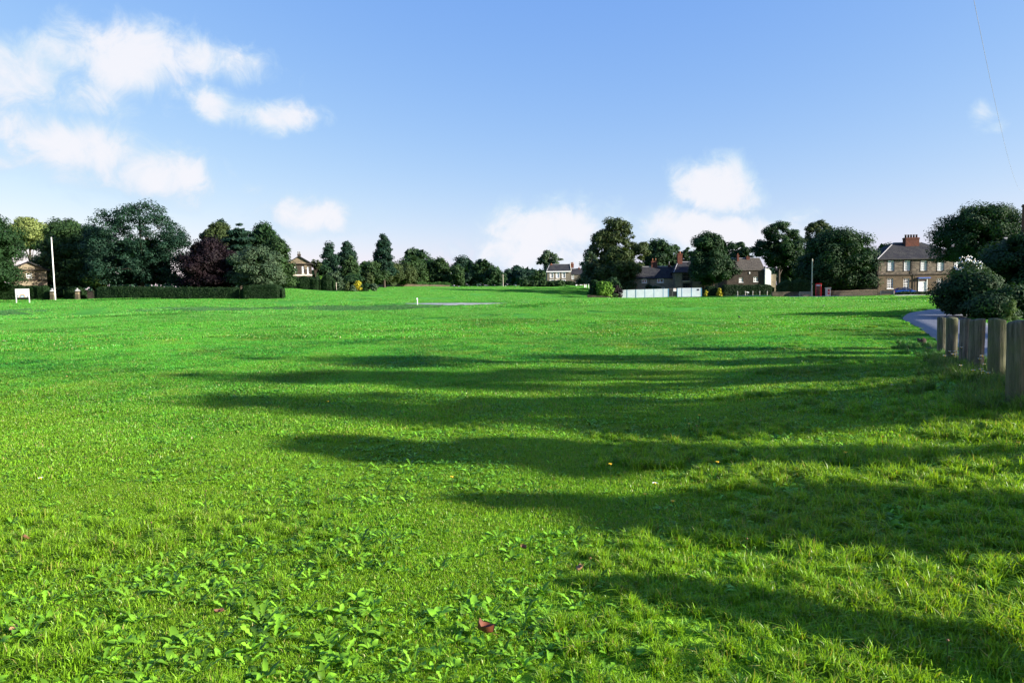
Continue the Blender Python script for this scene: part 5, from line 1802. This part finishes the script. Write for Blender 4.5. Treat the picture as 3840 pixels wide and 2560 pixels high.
def scatter(name, pts, rots, scl, idx, coll, label=None):
    """instances the meshes of coll on points"""
    me = bpy.data.meshes.new(name)
    n = len(pts)
    me.vertices.add(n)
    me.vertices.foreach_set('co', np.ascontiguousarray(pts, np.float32).ravel())
    for nm, ty, arr, key in (('rot', 'FLOAT_VECTOR', rots, 'vector'), ('scl', 'FLOAT', scl, 'value'), ('pick', 'INT', idx, 'value')):
        at = me.attributes.new(nm, ty, 'POINT')
        at.data.foreach_set(key, np.ascontiguousarray(arr, np.int32 if ty == 'INT' else np.float32).ravel())
    o = obj(name, me)
    ng = bpy.data.node_groups.new(name, 'GeometryNodeTree')
    ng.interface.new_socket('Geometry', in_out='INPUT', socket_type='NodeSocketGeometry')
    ng.interface.new_socket('Geometry', in_out='OUTPUT', socket_type='NodeSocketGeometry')
    t = NT(ng)
    gi, go = t.node('NodeGroupInput'), t.node('NodeGroupOutput')
    iop = t.node('GeometryNodeInstanceOnPoints')
    ci = t.node('GeometryNodeCollectionInfo')
    ci.inputs['Collection'].default_value = coll
    ci.inputs['Separate Children'].default_value = True
    ci.inputs['Reset Children'].default_value = True
    na_ = {}
    for nm, ty in (('rot', 'FLOAT_VECTOR'), ('scl', 'FLOAT'), ('pick', 'INT')):
        nd = t.node('GeometryNodeInputNamedAttribute', data_type=ty)
        nd.inputs['Name'].default_value = nm
        na_[nm] = nd.outputs['Attribute']
    e2r = t.node('FunctionNodeEulerToRotation')
    t.link(na_['rot'], e2r.inputs[0])
    m2p = t.node('GeometryNodeMeshToPoints')
    t.link(gi.outputs[0], m2p.inputs[0])
    t.link(m2p.outputs[0], iop.inputs['Points'])
    t.link(ci.outputs[0], iop.inputs['Instance'])
    iop.inputs['Pick Instance'].default_value = True
    t.link(na_['pick'], iop.inputs['Instance Index'])
    t.link(e2r.outputs[0], iop.inputs['Rotation'])
    t.link(na_['scl'], iop.inputs['Scale'])
    t.link(iop.outputs[0], go.inputs[0])
    md = o.modifiers.new('scatter', 'NODES')
    md.node_group = ng
    tag(o, label, kind='stuff')
    return o


def vnoise(X, Y, s, seed):
    """cheap smooth value noise in [0,1]"""
    rng = np.random.default_rng(seed)
    tab = rng.uniform(0, 1, (64, 64))
    x, y = X / s + 31.7, Y / s + 17.3
    xi, yi = np.floor(x).astype(int), np.floor(y).astype(int)
    fx, fy = x - xi, y - yi
    fx, fy = fx * fx * (3 - 2 * fx), fy * fy * (3 - 2 * fy)
    g = lambda i, j: tab[i % 64, j % 64]
    return (g(xi, yi) * (1 - fx) + g(xi + 1, yi) * fx) * (1 - fy) + (g(xi, yi + 1) * (1 - fx) + g(xi + 1, yi + 1) * fx) * fy


def tilt(X, Y, rng):
    """euler rotation (random heading, laid on the slope)"""
    e_ = .4
    sx = (gz(X + e_, Y) - gz(X - e_, Y)) / (2 * e_)
    sy = (gz(X, Y + e_) - gz(X, Y - e_)) / (2 * e_)
    out = np.zeros((len(X), 3))
    th = rng.uniform(0, 2 * np.pi, len(X))
    for k in range(len(X)):
        nrm = Vector((-sx[k], -sy[k], 1)).normalized()
        q = Vector((0, 0, 1)).rotation_difference(nrm).to_matrix() @ Matrix.Rotation(th[k], 3, 'Z')
        out[k] = q.to_euler()
    return out


def ring(r0, r1, step, seed, xm=3.0, kx=.82):
    rng = np.random.default_rng(seed)
    g = np.arange(-r1, r1 + step, step)
    X, Y = np.meshgrid(g, g[g > -1])
    X, Y = X.ravel() + rng.uniform(-.4, .4, X.size) * step, Y.ravel() + rng.uniform(-.4, .4, Y.size) * step
    r = np.hypot(X, Y)
    k = (r >= r0) & (r < r1) & (np.abs(X) < kx * Y + xm) & (Y > .9)
    return X[k], Y[k]


near = [blade_patch(f'near{i}', .6, 2300, .016, .055, .0050, 100 + i, .75) for i in range(6)] + [blade_patch(f'tuft{i}', .6, 2000, .03, .11, .0052, 120 + i, .7, 14) for i in range(3)]
mid_ = [blade_patch(f'mid{i}', 1.5, 5000, .02, .06, .010, 140 + i, .7) for i in range(5)]
far_ = [blade_patch(f'far{i}', 4.0, 6500, .03, .08, .024, 160 + i, .5) for i in range(4)]
vfar = [blade_patch(f'vfar{i}', 10.0, 7000, .04, .10, .065, 180 + i, .45) for i in range(4)]
rng = np.random.default_rng(3)


def lay(name, X, Y, size, protos, seed, pick=None, sfun=None, clear=.55):
    d = road_dist(X, Y)
    keep = d > size * clear
    X, Y = X[keep], Y[keep]
    rg = np.random.default_rng(seed)
    idx = rg.integers(0, len(protos), len(X)) if pick is None else pick(X, Y, rg)
    s = rg.uniform(.9, 1.15, len(X)) if sfun is None else sfun(X, Y, rg)
    scatter(name, np.stack([X, Y, gz(X, Y) - .004], -1), tilt(X, Y, rg), s, idx, proto_collection(name + '_blades', protos))


def near_pick(X, Y, rg):
    i = rg.integers(0, 6, len(X))
    lush = vnoise(X, Y, .8, 8) * .75 + np.clip((X + .5) / 6, 0, .35) + np.where(Y < 4, .12, 0) > .60
    return np.where(lush, rg.integers(6, 9, len(X)), i)


def near_scale(X, Y, rg):
    return (.58 + .62 * vnoise(X, Y, .7, 5) + np.clip((X - .2) * .13, 0, .35)) * rg.uniform(.9, 1.1, len(X))


X, Y = ring(1.2, 8.5, .40, 31)
lay('lawn_grass', X, Y, .6, near, 1, near_pick, near_scale)
X, Y = ring(1.2, 8.5, .42, 32)
lay('short_turf', X, Y, .6, near[:6], 11, None, lambda X, Y, r: r.uniform(.55, .8, len(X)))
X, Y = ring(8.0, 27, .95, 33, 4)
lay('mid_lawn_grass', X, Y, 1.5, mid_, 2, None, lambda X, Y, r: .8 + .4 * vnoise(X, Y, 2.5, 9) + r.uniform(-.05, .05, len(X)))
X, Y = ring(25.5, 76, 2.6, 34, 6)
lay('far_lawn_grass', X, Y, 4.0, far_, 3, None, lambda X, Y, r: .75 + .5 * vnoise(X, Y, 7, 10))
X, Y = ring(72, 262, 6.8, 35, 12)
Dd = Y
lay('distant_lawn_grass', X[Dd < 232], Y[Dd < 232], 10.0, vfar, 4, None, lambda X, Y, r: .75 + .5 * vnoise(X, Y, 20, 11), .5)
# finer patches that close the gap along road edges
ex, ey = [], []
for q, w in ROADS[:2]:
    t_ = np.gradient(q, axis=0)
    t_ /= np.linalg.norm(t_, axis=1)[:, None]
    nn = np.stack([t_[:, 1], -t_[:, 0]], -1)
    for side in (-1, 1):
        for off in (.40, .85, 1.35, 1.9, 2.6, 3.4):
            pp = q + nn * side * (w[:, None] / 2 + off) + rng.normal(0, .1, q.shape)
            ex.append(pp[:, 0]); ey.append(pp[:, 1])
ex, ey = np.concatenate(ex), np.concatenate(ey)
k = (np.abs(ex) < .82 * ey + 4) & (ey > 2) & (ey < 125)
ex, ey = ex[k], ey[k]
lay('verge_grass', ex, ey, .6, near, 5, lambda X, Y, r: r.integers(0, 9, len(X)), lambda X, Y, r: r.uniform(.9, 1.3, len(X)), .5)

# weeds
weeds = [rosette(f'dandelion{i}', 200 + i, True, int(9 + i % 4), .105, .036, M['weed']) for i in range(5)] + \
        [rosette(f'plantain{i}', 220 + i, False, int(8 + i % 4), .080, .032, M['weed']) for i in range(4)] + \
        [rosette(f'clover{i}', 240 + i, False, 18, .042, .024, M['weed']) for i in range(3)]
X, Y = ring(1.5, 24, .085, 41, 3)
rg = np.random.default_rng(42)
clump = vnoise(X, Y, .55, 21) * .5 + vnoise(X, Y, 1.7, 22) * .5
bias = np.clip(.30 - .0 * Y, 0, 1)
prob = np.clip((clump - .36) * 3.0, .04, .9) * np.clip(.62 + Y * .06, .5, 1)
near_right_gap = (X > .6) & (Y < 3.6) & (vnoise(X, Y, 1.0, 23) > .42)
prob = np.where(near_right_gap, prob * .6, prob)
prob = np.clip(prob + .5 * np.exp(-((X - .1) / 1.0) ** 2 - ((Y - 2.9) / .8) ** 2) + .30 * np.exp(-((X - 1.6) / 2.6) ** 2 - ((Y - 6.6) / 1.1) ** 2), 0, .9) * np.where((X < -.9) & (Y < 3.6), .55, 1)
prob = np.where(Y < 4.4, np.clip(prob * 1.35 + .10, 0, .92), prob)
k = (rg.uniform(0, 1, len(X)) < prob) & (road_dist(X, Y) > .3)
X, Y = X[k], Y[k]
sc_ = (.38 + .54 * rg.uniform(0, 1, len(X)) * (clump[k] + .25)) * (1 + np.clip(Y - 8, 0, 16) * .012) * np.where(Y < 4.4, 1.15, 1)
scatter('lawn_weeds', np.stack([X, Y, gz(X, Y) - .004], -1), tilt(X, Y, rg), sc_, rg.integers(0, len(weeds), len(X)), proto_collection('weed_plants', weeds))

# long grass and nettles round the posts and stumps
rough = [blade_patch(f'rough{i}', .5, 420, .12, .34, .007, 300 + i, .5, 8) for i in range(4)]
for me in rough:
    me.materials[0] = M['tall_weed']
px, py = [], []
for i, (a, b) in enumerate(POST_XY):
    nn = 9 if i != 6 else 3
    px += list(a + rng.normal(0, .24, nn)); py += list(b + rng.normal(0, .30, nn))
for t_ in np.linspace(0, 1, 40):
    a = np.array(POST_XY[0]) * (1 - t_) + np.array(POST_XY[5]) * t_
    px.append(a[0] + rng.normal(-.12, .22)); py.append(a[1] + rng.normal(-.1, .25))
px, py = np.array(px), np.array(py)
scatter('verge_weeds', np.stack([px, py, gz(px, py)], -1), tilt(px, py, rng), rng.uniform(.4, .9, len(px)), rng.integers(0, 4, len(px)), proto_collection('rough_grass', rough))

# rougher, longer grass on the bank across the hollow
bankp = [blade_patch(f'bank{i}', 2.2, 1500, .08, .24, .026, 340 + i, .5, 26) for i in range(3)]
for me in bankp:
    me.materials[0] = M['tall_weed']
rg = np.random.default_rng(61)
ba = np.radians(rg.uniform(-39, 1, 520))
bd = 88.5 + rg.normal(0, 1.5, 520) + 2.0 * np.sin(ba * 9)
X, Y = bd * np.tan(ba), bd
k = vnoise(X, Y, 9, 62) > .42
X, Y = X[k], Y[k]
k = road_dist(X, Y) > 1.4
X, Y = X[k], Y[k]
scatter('bank_grass', np.stack([X, Y, gz(X, Y)], -1), tilt(X, Y, rg), rg.uniform(.7, 1.2, len(X)), rg.integers(0, 3, len(X)), proto_collection('bank_blades', bankp))

# single dandelion plants that stand out in the near lawn, each leaf a part
lv = []
for i in range(6):
    rg2 = np.random.default_rng(400 + i)
    vs, fs = leaf_strip(.115, .040, .75, 1.25, i % 3 != 2, rg2, 0, twist=rg2.normal(0, .3), seg=8)
    lv.append(np_mesh('leaf', np.array(vs), np.array(fs), 4, M['weed'], np.full(len(fs), .35 + .1 * i)))
SPOTS = [(430, 2050), (610, 2030), (860, 2010), (985, 2050), (1180, 2025), (1270, 2065), (1390, 2020), (1500, 2440), (1290, 2470), (1640, 2330), (1770, 2285), (1880, 2360), (2060, 2440),
         (2240, 2420), (2330, 2300), (2460, 2470), (2950, 1975), (3060, 2010), (2780, 2230), (3180, 2200), (1050, 2350), (1400, 2300), (700, 2420), (1890, 2200), (2150, 2280), (400, 2250)]
for k, (x, y) in enumerate(SPOTS):
    g_ = G(x, y)
    rg2 = np.random.default_rng(500 + k)
    e = thing('dandelion_plant', 'large leafy dandelion rosette standing out of the near lawn', 'plant', (g_.x, g_.y, gzf(g_.x, g_.y)), rg2.uniform(0, 6.28), 'large dandelion rosettes in the near lawn')
    nl = int(rg2.integers(7, 12))
    for j in range(nl):
        o = obj('leaf', lv[int(rg2.integers(0, 6))], e)
        s = rg2.uniform(.5, .95)
        o.scale = (s, s * rg2.uniform(.9, 1.2), s)
        o.rotation_euler = (rg2.normal(0, .15), rg2.normal(.1, .25), j * 2.4 + rg2.normal(0, .25))

# flowers and seed heads
def flower(x, y, ht, head, r_, label, name, group, petals=11, D=None):
    g_ = G(x, y)
    rg2 = np.random.default_rng(int(x + y))
    e = thing(name, label, 'flower', (g_.x, g_.y, gzf(g_.x, g_.y)), rg2.uniform(0, 6), group)
    lx = rg2.normal(0, .12) * ht
    MB().tube([(0, 0, -.01), (lx * .4, 0, ht * .5), (lx, 0, ht)], [.0028, .0024, .002], 5).build('stem', M['leaf_light'], e)
    mb = MB()
    if petals:
        for k in range(petals):
            a = 2 * math.pi * k / petals
            c, s = math.cos(a), math.sin(a)
            w = r_ * .22
            mb.add([(lx + c * r_ * .2 - s * w * .5, s * r_ * .2 + c * w * .5, ht), (lx + c * r_ * .2 + s * w * .5, s * r_ * .2 - c * w * .5, ht), (lx + c * r_ + s * w, s * r_ - c * w, ht + r_ * .3), (lx + c * r_ - s * w, s * r_ + c * w, ht + r_ * .3)], [(0, 1, 2, 3)])
    hd_ = mb.build('petals', M[head], e) if petals else None
    MB().lathe([(r_ * .1, -r_ * .4), (r_ * .42, -r_ * .1), (r_ * .45, r_ * .15), (r_ * .15, r_ * .4)], 8, lx, 0, ht).build('flower_head', M['petal_yellow' if petals else head], e, True)


for (x, y) in ((2585, 1630), (2622, 1620), (2420, 1905), (2530, 1925), (2290, 1830), (2690, 1800), (3170, 1740), (3310, 1700), (3820, 1700), (1540, 1700), (1230, 1560), (1700, 1880)):
    flower(x, y, random.uniform(.08, .2), 'petal_yellow', .016, 'small yellow hawkbit flower on a thin stem in the lawn', 'hawkbit_flower', 'yellow lawn flowers')
for (x, y) in ((3716, 1500), (3752, 1502), (3706, 1515), (3662, 1505), (3774, 1508)):
    flower(x, y, random.uniform(.05, .12), 'petal_yellow', .028, 'yellow dandelion flower at the foot of the last log posts', 'dandelion_flower', 'dandelion flowers by the posts')
for (x, y) in ((3566, 1385), (3572, 1400), (3580, 1392), (3588, 1378), (3586, 1402), (3604, 1390), (3566, 1420), (3545, 1425), (3680, 1430), (3670, 1440), (3676, 1455), (3674, 1480), (3665, 1470), (3690, 1420), (3702, 1460), (3600, 1440)):
    flower(x, y, random.uniform(.18, .34), 'petal_white', .022, 'white daisy-like mayweed flower among the log posts', 'mayweed_flower', 'white mayweed among the posts')
for (x, y) in ((775, 1925), (768, 1930), (1158, 1905), (1196, 1910), (578, 2070), (2210, 2240), (2845, 1650), (2620, 1650), (2800, 2110), (3550, 2520)):
    flower(x, y, random.uniform(.12, .2), 'seed_brown', .013, 'thin stalk with a brown plantain seed head rising from the lawn', 'plantain_stalk', 'plantain seed stalks', 0)
for (x, y) in ((155, 1815), (2330, 1350), (2905, 1352), (2248, 1275), (250, 1420), (3310, 1450), (3345, 1460), (2455, 1835)):
    flower(x, y, .05, 'petal_white', .02, 'tiny white daisy in the lawn', 'lawn_daisy', 'tiny white lawn daisies')

# fallen leaves
def fallen_leaf(x, y, s, mat, label, curl, seed):
    g_ = G(x, y)
    rg2 = np.random.default_rng(seed)
    n, m_ = 7, 5
    vs = []
    for i in range(n):
        t_ = i / (n - 1)
        w = math.sin(math.pi * (.06 + .9 * t_)) ** .7 * .42
        for j in range(m_):
            u = (j / (m_ - 1) - .5) * 2
            vs.append(((t_ - .5) * s, u * w * s * (.9 + .1 * (i % 2)), s * (curl * (u * u * .5 + (t_ - .5) ** 2 * .8) + rg2.normal(0, .03))))
    fs = [(i * m_ + j, i * m_ + j + 1, (i + 1) * m_ + j + 1, (i + 1) * m_ + j) for i in range(n - 1) for j in range(m_ - 1)]
    mb = MB().add(vs, fs)
    mb.tube([(-.5 * s, 0, .1 * s), (-.85 * s, .05 * s, .16 * s)], [.012 * s, .008 * s], 4)
    o = mb.build('fallen_leaf', M[mat], None, True)
    o.location = (g_.x, g_.y, gzf(g_.x, g_.y) + .035)
    o.rotation_euler = (rg2.normal(0, .3), rg2.normal(0, .3), rg2.uniform(0, 6))
    tag(o, label, 'leaf', 'fallen leaves on the lawn')


fallen_leaf(1818, 2402, .08, 'leaf_rust', 'large rust-red crumpled fallen leaf among dandelions', .9, 1)
fallen_leaf(822, 2322, .045, 'leaf_brown', 'small brown fallen leaf on open grass', .5, 2)
fallen_leaf(95, 2042, .05, 'leaf_brown', 'brown curled fallen leaf near a bare patch', .6, 3)
fallen_leaf(2178, 2158, .05, 'leaf_tan', 'pale tan fallen leaf at the tip of the narrow shadow', .7, 4)
fallen_leaf(55, 2385, .045, 'leaf_tan', 'tan fallen leaf lying flat on short grass', .4, 5)
fallen_leaf(1965, 2078, .045, 'leaf_brown', 'tiny brown leaf caught in the grass', .6, 6)
fallen_leaf(160, 2420, .05, 'leaf_tan', 'flat pale fallen leaf on dry grass', .3, 7)

# ------------------------------------------------------------------ small dark birds on the green
def bird(x, y, label, rz, s=1.0):
    g_ = G(x, y)
    e = thing('blackbird', label, 'bird', (g_.x, g_.y, gzf(g_.x, g_.y) + .03), rz, 'dark birds on the green')
    me = bpy.data.meshes.new('body')
    pts = [(-.20, 0, .075), (-.11, 0, .085), (-.03, 0, .10), (.045, 0, .135), (.085, 0, .175), (.115, 0, .19), (.15, 0, .187)]
    rad = [.008, .022, .046, .042, .022, .024, .004]
    MB().tube([Vector(q) * s for q in pts], [r_ * s for r_ in rad], 10).build('body', M['feather'], e, True)
    for sg in (-1, 1):
        MB().tube([(0, sg * .02 * s, .06 * s), (.01 * s, sg * .02 * s, 0), (.03 * s, sg * .02 * s, -.025 * s)], .004 * s, 4).build('leg', M['soil'], e)
        MB().tube([(.05 * s, sg * .036 * s, .12 * s), (-.04 * s, sg * .042 * s, .10 * s), (-.15 * s, sg * .02 * s, .08 * s)], [.012 * s, .02 * s, .004 * s], 6).build('wing', M['feather'], e, True)
    MB().tube([(.145 * s, 0, .187 * s), (.175 * s, 0, .18 * s)], [.007 * s, .001 * s], 5).build('beak', M['petal_yellow'], e)


bird(2090, 1212, 'small black bird standing alone in mid green', R(80), .8)
bird(2772, 1196, 'small dark bird on the bright grass towards the hoarding', R(100), .8)
bird(3089, 1152, 'small dark bird on the grass before the post box', R(20), .8)
